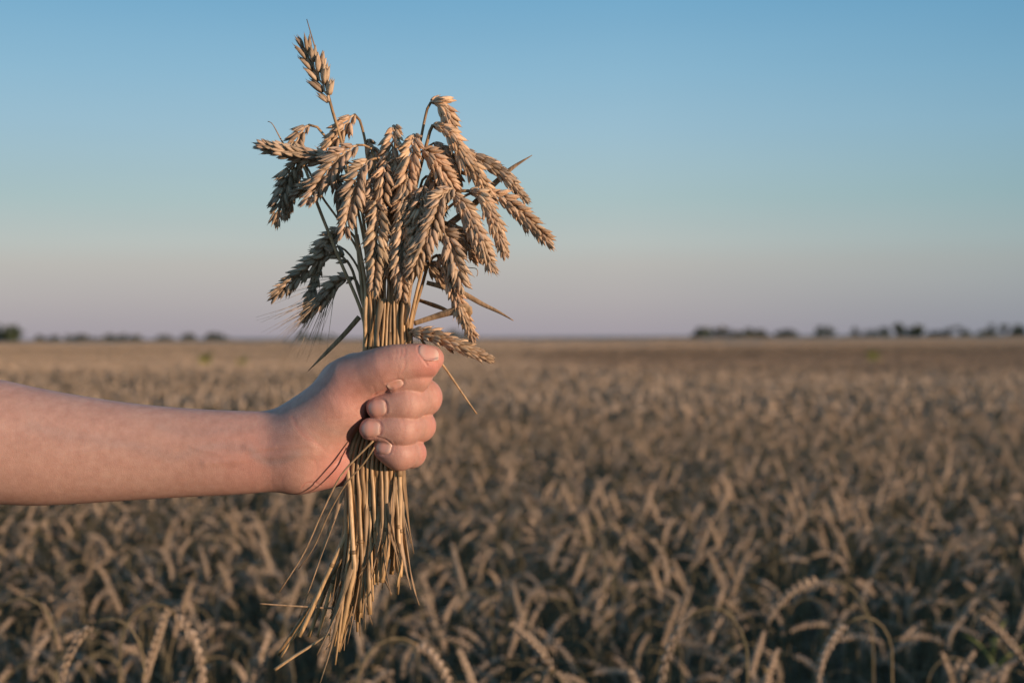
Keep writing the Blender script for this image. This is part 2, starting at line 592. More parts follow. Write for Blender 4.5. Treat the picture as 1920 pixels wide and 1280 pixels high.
def build_arm():
    x0 = (-1062 - 960) * PX
    xa = []
    x = x0
    while x < (500 - 960) * PX:
        g = (500 - 960) * PX - x
        xa.append(x)
        x += min(9 * PX, max(1.7 * PX, g * 0.02))
    xh = np.arange((500 - 960) * PX, (846 - 960) * PX, 1.35 * PX)
    xs = np.concatenate([np.array(xa), xh])
    zt, zb = at(700, 636, 0).z, at(700, 985, 0).z
    ys = np.arange(D - 130 * PX, D + 140 * PX, 1.4 * PX)
    zs = np.arange(zb, zt, 1.4 * PX)
    n0 = len(xa) + 1
    def grid(a):
        return [g.astype(np.float32) for g in np.meshgrid(a, ys, zs, indexing='ij')]
    parts = []
    for i in range(0, len(xs), 40):
        a = xs[i:i + 40]
        X, Y, Z = grid(a)
        if a[-1] < (470 - 960) * PX:
            f = arm_sdf(X, Y, Z)
            if a[0] < x0 + 130 * PX:            # rounded end at the shoulder, far outside the frame
                f = smax(f, (x0 + 8 * PX) - X, 120 * PX)
            parts.append(f)
        else:
            parts.append(hand_sdf(X, Y, Z))
    Fv = np.concatenate(parts).astype(np.float32)
    Fv[0] = 1
    # zs may not reach the top of the upper arm: pad
    V, Q = surface_nets(Fv, xs, ys, zs)
    # neighbours for smoothing and normals
    def smooth(V, it, lam=0.5):
        e = np.concatenate([Q[:, [0, 1]], Q[:, [1, 2]], Q[:, [2, 3]], Q[:, [3, 0]]])
        for _ in range(it):
            acc = np.zeros_like(V); cnt = np.zeros(len(V))
            for k in range(3):
                acc[:, k] = np.bincount(e[:, 0], V[e[:, 1], k], len(V)) + np.bincount(e[:, 1], V[e[:, 0], k], len(V))
            cnt = np.bincount(e[:, 0], minlength=len(V)) + np.bincount(e[:, 1], minlength=len(V))
            V = V + lam * (acc / cnt[:, None] - V)
        return V
    V = smooth(V, 3)
    def normals(V):
        n = np.cross(V[Q[:, 2]] - V[Q[:, 0]], V[Q[:, 3]] - V[Q[:, 1]])
        out = np.zeros_like(V)
        for k in range(4):
            for c_ in range(3):
                out[:, c_] += np.bincount(Q[:, k], n[:, c_], len(V))
        return out / np.maximum(1e-12, np.linalg.norm(out, axis=1))[:, None]
    Nn = normals(V)
    # sign: make normals point outwards
    ctr = np.array(at(300, 847, 0))
    sel = np.abs(V[:, 0] - ctr[0]) < 0.01
    if ((V[sel] - ctr) * Nn[sel]).sum() < 0:
        Q = Q[:, ::-1]
        Nn = -Nn
    return V, Q, Nn, smooth

HV, HQ, HN, h_smooth = build_arm()
BV = BVHTree.FromPolygons([tuple(v) for v in HV], [tuple(q) for q in HQ])

def on_skin(px, py):
    """the point of the skin that is seen at photo pixel px, py"""
    o = Vector((0, 0, CAM_Z))
    hit = BV.ray_cast(o, (at(px, py) - o).normalized())
    return hit[0], hit[1]

def skin_line(pts, n=40):
    out = []
    sp = spline([Vector((p[0], p[1], 0)) for p in pts], n)
    for p in sp:
        h, _ = on_skin(p.x, p.y)
        if h is not None:
            out.append(np.array(h))
    return out

# creases: (points seen in the photo, depth mm, half width mm)
CREASES = [
    ([(548, 782), (558, 803), (577, 822), (598, 834), (618, 852)], 0.24, 1.3),
    ([(562, 800), (572, 808), (592, 826)], 0.15, 1.1),
    ([(584, 806), (600, 815), (616, 820)], 0.12, 1.2),
    ([(588, 912), (592, 895), (594, 878), (590, 862)], 0.3, 1.0),
    ([(566, 915), (572, 906), (590, 905), (603, 911)], 0.35, 0.7),
    ([(512, 916), (508, 896), (513, 872)], 0.12, 1.0),
    ([(530, 916), (527, 902), (536, 880)], 0.12, 1.0),
    ([(592, 905), (612, 884), (636, 862), (660, 842)], 0.8, 1.1),
    ([(700, 742), (708, 736), (722, 732), (736, 728)], 0.5, 0.8),
    ([(700, 724), (702, 732), (704, 740)], 0.2, 0.8),
    ([(752, 700), (758, 690), (760, 676)], 0.30, 0.9),
    ([(744, 706), (747, 697), (747, 688)], 0.22, 0.8),
    ([(722, 752), (727, 762), (725, 774)], 0.40, 0.8),
    ([(713, 790), (717, 803), (713, 815)], 0.40, 0.8),
    ([(738, 828), (741, 838), (738, 848)], 0.30, 0.8),
    ([(776, 828), (779, 845), (776, 862)], 0.22, 0.9),
    ([(672, 766), (660, 776), (640, 784), (618, 786)], 0.18, 0.9),
    ([(805, 722), (812, 736), (812, 756), (804, 770)], 0.22, 0.9),
    ([(814, 728), (821, 742), (820, 758)], 0.2, 0.8),
    ([(798, 778), (804, 790), (803, 806), (797, 820)], 0.22, 0.9),
    ([(784, 832), (788, 846), (786, 862)], 0.2, 0.8),
    ([(764, 733), (768, 752), (764, 776)], 0.2, 1.1),
    ([(754, 784), (758, 802), (754, 822)], 0.2, 1.1),
    ([(757, 668), (760, 660), (759, 653)], 0.35, 0.8),
    ([(749, 670), (752, 661), (751, 654)], 0.3, 0.8),
    ([(741, 672), (744, 663), (743, 656)], 0.22, 0.8),
    ([(622, 720), (640, 742), (650, 768)], 0.15, 1.2),
    ([(604, 738), (618, 764), (622, 790)], 0.15, 1.2),
]
disp = np.zeros(len(HV))
crease_amt = np.zeros(len(HV))
hand_sel = HV[:, 0] > (470 - 960) * PX
hi = np.nonzero(hand_sel)[0]
for pts, dp, wd in CREASES:
    ln = skin_line(pts)
    if len(ln) < 4:
        continue
    d = seg_dist(HV[hi], ln[::2])
    g = np.exp(-(d / (wd * 0.0013)) ** 2)
    g2 = np.exp(-((d - wd * 0.0022) / (wd * 0.0014)) ** 2)
    disp[hi] += -dp * 0.00055 * g + dp * 0.00008 * g2
    crease_amt[hi] = np.maximum(crease_amt[hi], g * min(1, dp / 0.5))
NAILS = [((804, 657.5), (1, 0.10, -0.16), (0.16, -0.36, 0.92), 0.0145, 0.0122),
         ((741, 721), (-1, -0.05, -0.40), (-0.12, -0.97, -0.16), 0.0112, 0.0066),
         ((706, 764), (-1, 0.1, -0.08), (-0.40, -0.92, 0.02), 0.0122, 0.0118),
         ((694, 804), (-1, 0.1, 0.02), (-0.42, -0.91, 0.02), 0.0122, 0.0116),
         ((719, 838), (-1, 0.1, 0.22), (-0.32, -0.90, 0.30), 0.0112, 0.0096)]
def nail_frame(toward, normal):
    nrm = Vector(normal).normalized()
    a = Vector(toward)
    a = (a - nrm * a.dot(nrm)).normalized()
    return nrm, a, nrm.cross(a)
for ctr_, tw_, nm_, L_, W_ in NAILS:
    nrm, a, sd = nail_frame(tw_, nm_)
    h, _ = on_skin(*ctr_)
    if h is None:
        continue
    ln = []
    for k in range(33):
        an = math.pi * (0.5 + k / 32)              # from one side, round the cuticle, to the other
        u, v = math.sin(an), math.cos(an)
        u = math.copysign(abs(u) ** 0.75, u)
        q = h + sd * (u * W_ * 0.53) + a * (v * L_ * 0.53 if v < 0 else 0)
        if k == 0:
            q0 = q + a * L_ * 0.4
            hit = BV.ray_cast(q0 + nrm * 0.01, -nrm, 0.03)
            if hit[0] is not None:
                ln.append(np.array(hit[0]))
        hit = BV.ray_cast(q + nrm * 0.01, -nrm, 0.03)
        if hit[0] is not None:
            ln.append(np.array(hit[0]))
        if k == 32:
            hit = BV.ray_cast(q + a * L_ * 0.4 + nrm * 0.01, -nrm, 0.03)
            if hit[0] is not None:
                ln.append(np.array(hit[0]))
    d = seg_dist(HV[hi], ln)
    disp[hi] += -0.00030 * np.exp(-(d / 0.0007) ** 2) + 0.00008 * np.exp(-((d - 0.0016) / 0.0010) ** 2)
    crease_amt[hi] = np.maximum(crease_amt[hi], 0.5 * np.exp(-(d / 0.0009) ** 2))
# tendons and veins on the inner forearm: low soft relief
for pts, hgt, wd in (([(585, 850), (540, 852), (480, 858), (380, 868)], 0.7, 3.2), ([(585, 836), (530, 836), (460, 838)], 0.5, 3.0),
                     ([(360, 838), (420, 852), (470, 846), (520, 838)], 0.25, 1.6), ([(150, 850), (240, 838), (330, 846)], 0.2, 2.0)):
    ln = skin_line(pts)
    d = seg_dist(HV, ln[::2])
    disp += hgt * 0.001 * np.exp(-(d / (wd * 0.001)) ** 2)
ln = skin_line([(470, 858), (490, 858), (500, 862)])
if len(ln) > 3:
    disp -= 0.0006 * np.exp(-(seg_dist(HV, ln[::4]) / 0.005) ** 2)
HV = HV + HN * disp[:, None]

# where blood shows through: fingertips, knuckles, palm, crease floors
red = np.zeros(len(HV))
def blush(p, rad, amt):
    global red
    d = np.linalg.norm(HV - np.array(p), axis=1)
    red = np.maximum(red, amt * np.exp(-(d / (rad * PX)) ** 2))
for ch in FINGERS.values():
    blush(at(*ch[3][:3]), 34, 0.55)
    blush(at(ch[1][0] + 22, ch[1][1], ch[1][2] - 6), 24, 0.75)
    blush(at(*ch[2][:3]), 40, 0.45)
blush(at(806, 680, -84), 40, 0.9)
blush(at(720, 700, -90), 50, 0.4)
blush(at(640, 885, -20), 60, 0.9)
blush(at(650, 740, -90), 60, 0.5)
blush(at(480, 860, -60), 90, 0.35)
blush(at(760, 655, 0), 30, 0.5)
red = np.maximum(red, crease_amt * 0.8)
vein = np.zeros(len(HV))
for pts, amt, wd in (([(470, 842), (492, 862), (520, 866), (560, 850)], 0.55, 3.5), ([(330, 858), (400, 836), (470, 842)], 0.35, 3.5),
                     ([(60, 800), (160, 822), (250, 836), (330, 858)], 0.30, 4.5), ([(300, 800), (360, 812), (420, 806), (480, 800)], 0.25, 4.0),
                     ([(585, 770), (610, 800), (640, 812)], 0.25, 3.0)):
    ln = skin_line(pts)
    if len(ln) > 4:
        vein = np.maximum(vein, amt * np.exp(-(seg_dist(HV, ln[::2]) / (wd * 0.001)) ** 2))

m, t, b = new_mat('skin')
tc = N(t, 'ShaderNodeTexCoord')
ra = N(t, 'ShaderNodeAttribute', attribute_name='red')
n1 = N(t, 'ShaderNodeTexNoise', Scale=32.0, Detail=4.0, Roughness=0.6)
n2 = N(t, 'ShaderNodeTexNoise', Scale=160.0, Detail=3.0, Roughness=0.65)
n3 = N(t, 'ShaderNodeTexVoronoi', Scale=1100.0)
n4 = N(t, 'ShaderNodeTexNoise', Scale=1500.0, Detail=2.0)
for n in (n1, n2, n3, n4):
    t.links.new(tc.outputs['Object'], n.inputs['Vector'])
mr = ramp(t, [(0.30, (0.465, 0.285, 0.225)), (0.5, (0.495, 0.305, 0.245)), (0.72, (0.515, 0.33, 0.265))])
t.links.new(n1.outputs['Fac'], mr.inputs[0])
c = mixc(t, ra.outputs['Fac'], mr.outputs[0], (0.54, 0.225, 0.185))
va = N(t, 'ShaderNodeAttribute', attribute_name='vein')
c = mixc(t, va.outputs['Fac'], c, (0.36, 0.27, 0.25))
sp = ramp(t, [(0.3, (0.89, 0.84, 0.83)), (0.7, (1.06, 1.06, 1.06))])
t.links.new(n2.outputs['Fac'], sp.inputs[0])
c = mixc(t, 1.0, c, sp.outputs[0], 'MULTIPLY')
t.links.new(c, b.inputs['Base Color'])
b.inputs['Roughness'].default_value = 0.52
b.inputs['Specular IOR Level'].default_value = 0.38
b.inputs['Subsurface Weight'].default_value = 0.22
b.inputs['Subsurface Radius'].default_value = (1.0, 0.35, 0.2)
b.inputs['Subsurface Scale'].default_value = 0.004
ad = N(t, 'ShaderNodeMath', operation='ADD')
ad2 = N(t, 'ShaderNodeMath', operation='MULTIPLY')
ad2.inputs[1].default_value = 0.6
t.links.new(n3.outputs['Distance'], ad2.inputs[0])
t.links.new(ad2.outputs[0], ad.inputs[0])
t.links.new(n4.outputs['Fac'], ad.inputs[1])
bn = N(t, 'ShaderNodeBump', Strength=0.32, Distance=0.0005)
t.links.new(ad.outputs[0], bn.inputs['Height'])
t.links.new(bn.outputs[0], b.inputs['Normal'])
M_SKIN = m

m, t, b = new_mat('fingernail')
tt = N(t, 'ShaderNodeAttribute', attribute_name='tt')
nr = ramp(t, [(0.0, (0.60, 0.40, 0.33)), (0.16, (0.60, 0.37, 0.30)), (0.42, (0.58, 0.295, 0.235)), (0.74, (0.59, 0.32, 0.255)), (0.90, (0.64, 0.44, 0.36)), (1.0, (0.66, 0.48, 0.39))])
t.links.new(tt.outputs['Fac'], nr.inputs[0])
t.links.new(nr.outputs[0], b.inputs['Base Color'])
b.inputs['Roughness'].default_value = 0.36
b.inputs['Subsurface Weight'].default_value = 0.1
b.inputs['Subsurface Scale'].default_value = 0.002
M_NAIL = m

person = thing('person', 'bare left forearm and fist gripping the wheat bunch, reaching in from the left', 'person', at(-800, 780, 0))
ploc = np.array(person.location)
me = mesh('body', HV - ploc, [tuple(int(i) for i in q) for q in HQ], M_SKIN, attrs={'red': red, 'vein': vein})
body = obj('body', me, person)
BV = BVHTree.FromPolygons([tuple(v) for v in HV], [tuple(q) for q in HQ])

def nail(center, toward, normal, L, W, free=0.0):
    """a fingernail laid onto the skin near a seen pixel; toward = axis to the fingertip, normal = outward"""
    nrm = Vector(normal).normalized()
    a = Vector(toward)
    a = (a - nrm * a.dot(nrm)).normalized()
    s = nrm.cross(a)
    h, _ = on_skin(*center)
    vs, tt, fs = [], [], []
    nu, nv = 17, 17
    for j in range(nv):
        v = j / (nv - 1) * 2 - 1
        for i in range(nu):
            u = i / (nu - 1) * 2 - 1
            # round at the cuticle, squarer at the tip
            e = 2.6 if v < 0 else 3.4
            uu = u * (1 - abs(v) ** e * 0.55)
            p = h + s * (uu * W * 0.5) + a * (v * L * 0.5)
            hit = BV.ray_cast(p + nrm * 0.010, -nrm, 0.03)
            q = hit[0] if hit[0] is not None else p - nrm * 0.004
            dn = (p - q).dot(nrm)
            if dn > 0.0042:
                q = p - nrm * 0.0042
            hn = hit[1] if hit[0] is not None else nrm
            ed = max(abs(u), abs(v) if v < 0 else 0.0) ** 6
            lift = 0.00042 * (1 - ed) - 0.00018 * ed
            if v > 0.6:
                lift += 0.00012 * (v - 0.6) / 0.4
            vs.append(q + nrm * lift)
            tt.append((v + 1) / 2)
    for j in range(nv - 1):
        for i in range(nu - 1):
            fs.append((j * nu + i, j * nu + i + 1, (j + 1) * nu + i + 1, (j + 1) * nu + i))
    nm = len(vs)
    vs2 = vs + [p - nrm * 0.0005 for p in vs]
    fs += [tuple(nm + k for k in f[::-1]) for f in fs]
    rim = [i for i in range(nu)] + [j * nu + nu - 1 for j in range(1, nv)] + [(nv - 1) * nu + i for i in range(nu - 2, -1, -1)] + [j * nu for j in range(nv - 2, 0, -1)]
    for p, q in zip(rim, rim[1:] + rim[:1]):
        fs.append((q, p, nm + p, nm + q))
    me = mesh('fingernail', [np.array(v) - ploc for v in vs2], fs, M_NAIL, attrs={'tt': tt + tt})
    return obj('fingernail', me, person)

for args in NAILS:
    nail(*args)

# ------------------------------------------------------------------ wheat in the fist
def make_spikelet(name, seed, L=0.0108, awn=0.0012, nfl=3):
    """one spikelet, base at the origin, pointing along +Z, fanned out along X, outer face towards +Y"""
    r = random.Random(seed)
    mb = MB()
    def husk(ang, tilt, ln, wd, th, off, y):
        d = Vector((math.sin(ang), tilt, math.cos(ang))).normalized()
        side = Vector((math.cos(ang), 0, -math.sin(ang)))
        rn = r.uniform(0, 0.35)
        # keel outwards
        side = side if d.cross(side).y < 0 else side
        base = Vector((off, y, 0))
        add_almond(mb, base, d, ln, wd, th, side=-side, belly=0.0004, rn=rn, beak=0.0004)
        if awn > 0.0002:
            tip = base + d * ln
            add_tube(mb, [tip - d * 0.0015, tip + d * awn * 0.5 + Vector((0, 0.0001, 0)), tip + d * awn * r.uniform(0.7, 1.3)], [0.00028, 0.00016, 0.00006], sides=4, rn=rn, t0=0.85, t1=1.0)
    # two glumes at the flanks
    for s in (-1, 1):
        husk(s * (0.33 + r.uniform(-.10, .12)), 0.15 + r.uniform(-.08, .10), L * r.uniform(0.72, 0.88), L * 0.33, L * 0.28, s * L * 0.13, 0.0003)
    # florets
    for s in (-1, 1):
        husk(s * (0.18 + r.uniform(-.08, .08)), 0.10 + r.uniform(-.10, .10), L * r.uniform(0.92, 1.08), L * 0.305, L * 0.28, s * L * 0.07, 0.0008)
    if nfl > 2:
        husk(r.uniform(-.12, .12), 0.22 + r.uniform(-.10, .12), L * r.uniform(0.82, 1.0), L * 0.295, L * 0.27, 0, 0.0013)
    if nfl > 3:
        husk(r.uniform(-.2, .2), 0.0, L * r.uniform(0.95, 1.08), L * 0.27, L * 0.25, 0, -0.0003)
    return mb.build(name, [M_HUSK])

SPIK = [make_spikelet('spikelet', 100 + i, awn=0.0005 + 0.0009 * (i % 3), nfl=4 if i % 3 else 3) for i in range(12)]
SPIK_AWN = [make_spikelet('spikelet', 200 + i, awn=0.022 + 0.012 * i, nfl=3) for i in range(3)]

G_BUNCH = 'cut wheat stalks held in the fist'

def make_stalk(label, ear, via, slot, bottom, roll=0.0, n=None, size=1.0, r0=1.75, awn=False, leaves=(), nodes=True, sheath=None):
    """ear, via, bottom: (px, py, d) points; slot = (u, v) in the grip. Builds stem, ear with spikelets, nodes and leaves."""
    u, v = slot
    grip_t = (727 + 45 * u, 660, 24 * v)
    grip_m = (722 + 44 * u, 760, 22 * v)
    grip_b = (702 + 53 * u, 872, 24 * v)
    bot = [grip_b] + list(bottom)
    fine = []
    for p, q in zip(bot, bot[1:]):
        fine += [tuple(p[c_] + (q[c_] - p[c_]) * k / 4 for c_ in range(3)) for k in range(4)]
    fine.append(bot[-1])
    P = [at(*p) for p in fine[::-1]] + [at(*grip_m), at(*grip_t)]
    P += [at(*p) for p in via]
    root = thing('wheat_stalk', label, 'wheat', at(*grip_m), group=G_BUNCH)
    o0 = root.location.copy()
    ear_pts = [at(*p) for p in ear] if ear else []
    if ear_pts:
        P.append(ear_pts[0])
    ns = 60
    sp = spline(P, ns)
    jit = rng.uniform(0, 1)
    rad = [r0 * 0.001 * (1.0 - 0.34 * (i / (ns - 1)) ** 1.3) for i in range(ns)]
    if rng.random() < 0.5:                      # crushed, thinner end
        for i in range(4):
            rad[i] *= 0.45 + 0.14 * i
    mb = MB()
    add_tube(mb, [p - o0 for p in sp], rad, sides=9, rn=jit)
    stem = obj('stem', mb.build('stem', [M_STEM]), root)
    if nodes:
        for fpos in ((rng.uniform(0.13, 0.24), rng.uniform(0.42, 0.52)) if rng.random() < 0.75 else (rng.uniform(0.08, 0.2),)):
            i = int(fpos * (ns - 1))
            c, t_ = sp[i], (sp[i + 1] - sp[i]).normalized()
            nb = MB()
            rr = rad[i]
            prof = [(-1.3, 1.01), (-0.7, 1.12), (-0.2, 1.20), (0.2, 1.08), (0.6, 1.16), (1.2, 1.01)]
            add_tube(nb, [c + t_ * (q * 0.0011) - o0 for q, _ in prof], [rr * k for _, k in prof], sides=9, rn=rng.random())
            obj('node', nb.build('node', [M_NODE]), stem)
    for lf in leaves:
        pts = spline([at(*p) for p in lf['pts']], lf.get('n', 26))
        wpx = lf['w']
        k = len(pts)
        ws = []
        for i in range(k):
            q = i / (k - 1) * (len(wpx) - 1)
            j = min(int(q), len(wpx) - 2)
            ws.append((wpx[j] + (wpx[j + 1] - wpx[j]) * (q - j)) * PX)
        lb = MB()
        add_blade(lb, [p - o0 for p in pts], ws, Vector(lf.get('nrm', (0, -1, 0.2))), twist=lf.get('twist', 0.6), fold=lf.get('fold', 0.3), rn=rng.random())
        obj('leaf', lb.build('leaf', [M_LEAF]), root)
    if sheath:
        a_, b_ = sheath
        ia, ib = int(a_ * (ns - 1)), int(b_ * (ns - 1))
        sb = MB()
        add_tube(sb, [p - o0 for p in sp[ia:ib]], [r * 1.45 * (1 - 0.25 * i / (ib - ia)) for i, r in enumerate(rad[ia:ib])], sides=8, rn=rng.random())
        obj('leaf_sheath', sb.build('leaf_sheath', [M_LEAF]), root)
    # a dry wisp of leaf sheath peeling off the cut end
    if rng.random() < 0.6:
        i0 = rng.randrange(6, 22)
        a_ = sp[i0]
        e_ = sp[0]
        dirn = (e_ - a_).normalized()
        ln_ = (e_ - a_).length * rng.uniform(0.8, 1.25)
        off = Vector((rng.uniform(-1, 1), rng.uniform(-1, 0.4), rng.uniform(-0.3, 0.2))) * 0.010
        pw = [a_, a_ + dirn * ln_ * 0.35 + off * 0.35 + Vector((0, -0.0015, 0)), a_ + dirn * ln_ * 0.7 + off * 0.9, a_ + dirn * ln_ + off * 1.6]
        wb = MB()
        pw = spline(pw, 16)
        add_blade(wb, [p - o0 for p in pw], [r0 * 0.0017, r0 * 0.0022, r0 * 0.0018, 0.0012, 0.0003], Vector((0.2, -1, 0)), twist=rng.uniform(-2.5, 2.5), fold=0.5, rn=rng.random())
        obj('leaf_sheath', wb.build('leaf_sheath', [M_LEAF]), root)
    if not ear_pts:
        return root
    # the ear: a zigzag rachis carrying spikelets in two rows
    eL = sum((b - a).length for a, b in zip(ear_pts, ear_pts[1:]))
    if n is None:
        n = max(7, int(round(eL / (0.0034 * size))))
    if len(ear_pts) == 2:
        tin = (ear_pts[0] - sp[-4]).normalized()
        ear_pts = [ear_pts[0], ear_pts[0].lerp(ear_pts[1], 0.3) + tin * eL * 0.05, ear_pts[1]]
    pts = spline(ear_pts, n + 1)
    fr = frames(pts, Vector((0.15, -1, 0.1)))
    rb = MB()
    zig = []
    for i, (p, (t_, a, b_)) in enumerate(zip(pts, fr)):
        s = 1 if i % 2 else -1
        ca = a * math.cos(roll) + b_ * math.sin(roll)
        zig.append(p + ca * (s * 0.0007) - o0)
    add_tube(rb, zig, [0.0010 - 0.0005 * i / n for i in range(n + 1)], sides=6, rn=jit, t0=0.3, t1=0.8)
    ear_o = obj('ear', rb.build('ear', [M_HUSK]), root)
    tint = rng.choice([(1, 1, 1), (1.0, 0.97, 0.94), (0.88, 0.89, 0.91), (1.10, 1.04, 0.97), (0.84, 0.85, 0.83), (1.08, 1.01, 0.95), (0.94, 0.94, 0.96)])
    for i in range(n + 1):
        t_, a, b_ = fr[i]
        s = 1 if i % 2 else -1
        dis = (a * math.cos(roll) + b_ * math.sin(roll)) * s
        f = i / n
        sc = size * (0.72 + 0.34 * min(1, f / 0.22)) * (1.0 - 0.34 * max(0, (f - 0.62) / 0.38))
        sc *= rng.uniform(0.86, 1.10)
        out = 0.38 * (1 - 0.6 * f) + rng.uniform(-0.12, 0.12)
        if i == n:
            out = 0.0
        z = (t_ * math.cos(out) + dis * math.sin(out)).normalized()
        y = (dis - z * dis.dot(z)).normalized()
        x = y.cross(z)
        tw = rng.uniform(-0.3, 0.3)
        x2 = x * math.cos(tw) + y * math.sin(tw)
        y2 = z.cross(x2)
        pos = pts[i] + dis * (0.0013 * sc) - o0
        src = rng.choice(SPIK)
        if awn and f > 0.15:
            src = rng.choice(SPIK_AWN)
        so_ = obj('spikelet', src, ear_o)
        jt = rng.uniform(0.82, 1.10)
        so_.color = (tint[0] * jt, tint[1] * jt * rng.uniform(0.97, 1.02), tint[2] * jt, 1)
        M = Matrix((x2, y2, z)).transposed().to_4x4()
        so_.matrix_local = Matrix.Translation(pos) @ M @ Matrix.Diagonal((sc * rng.uniform(0.92, 1.06), sc, sc, 1))
    return root

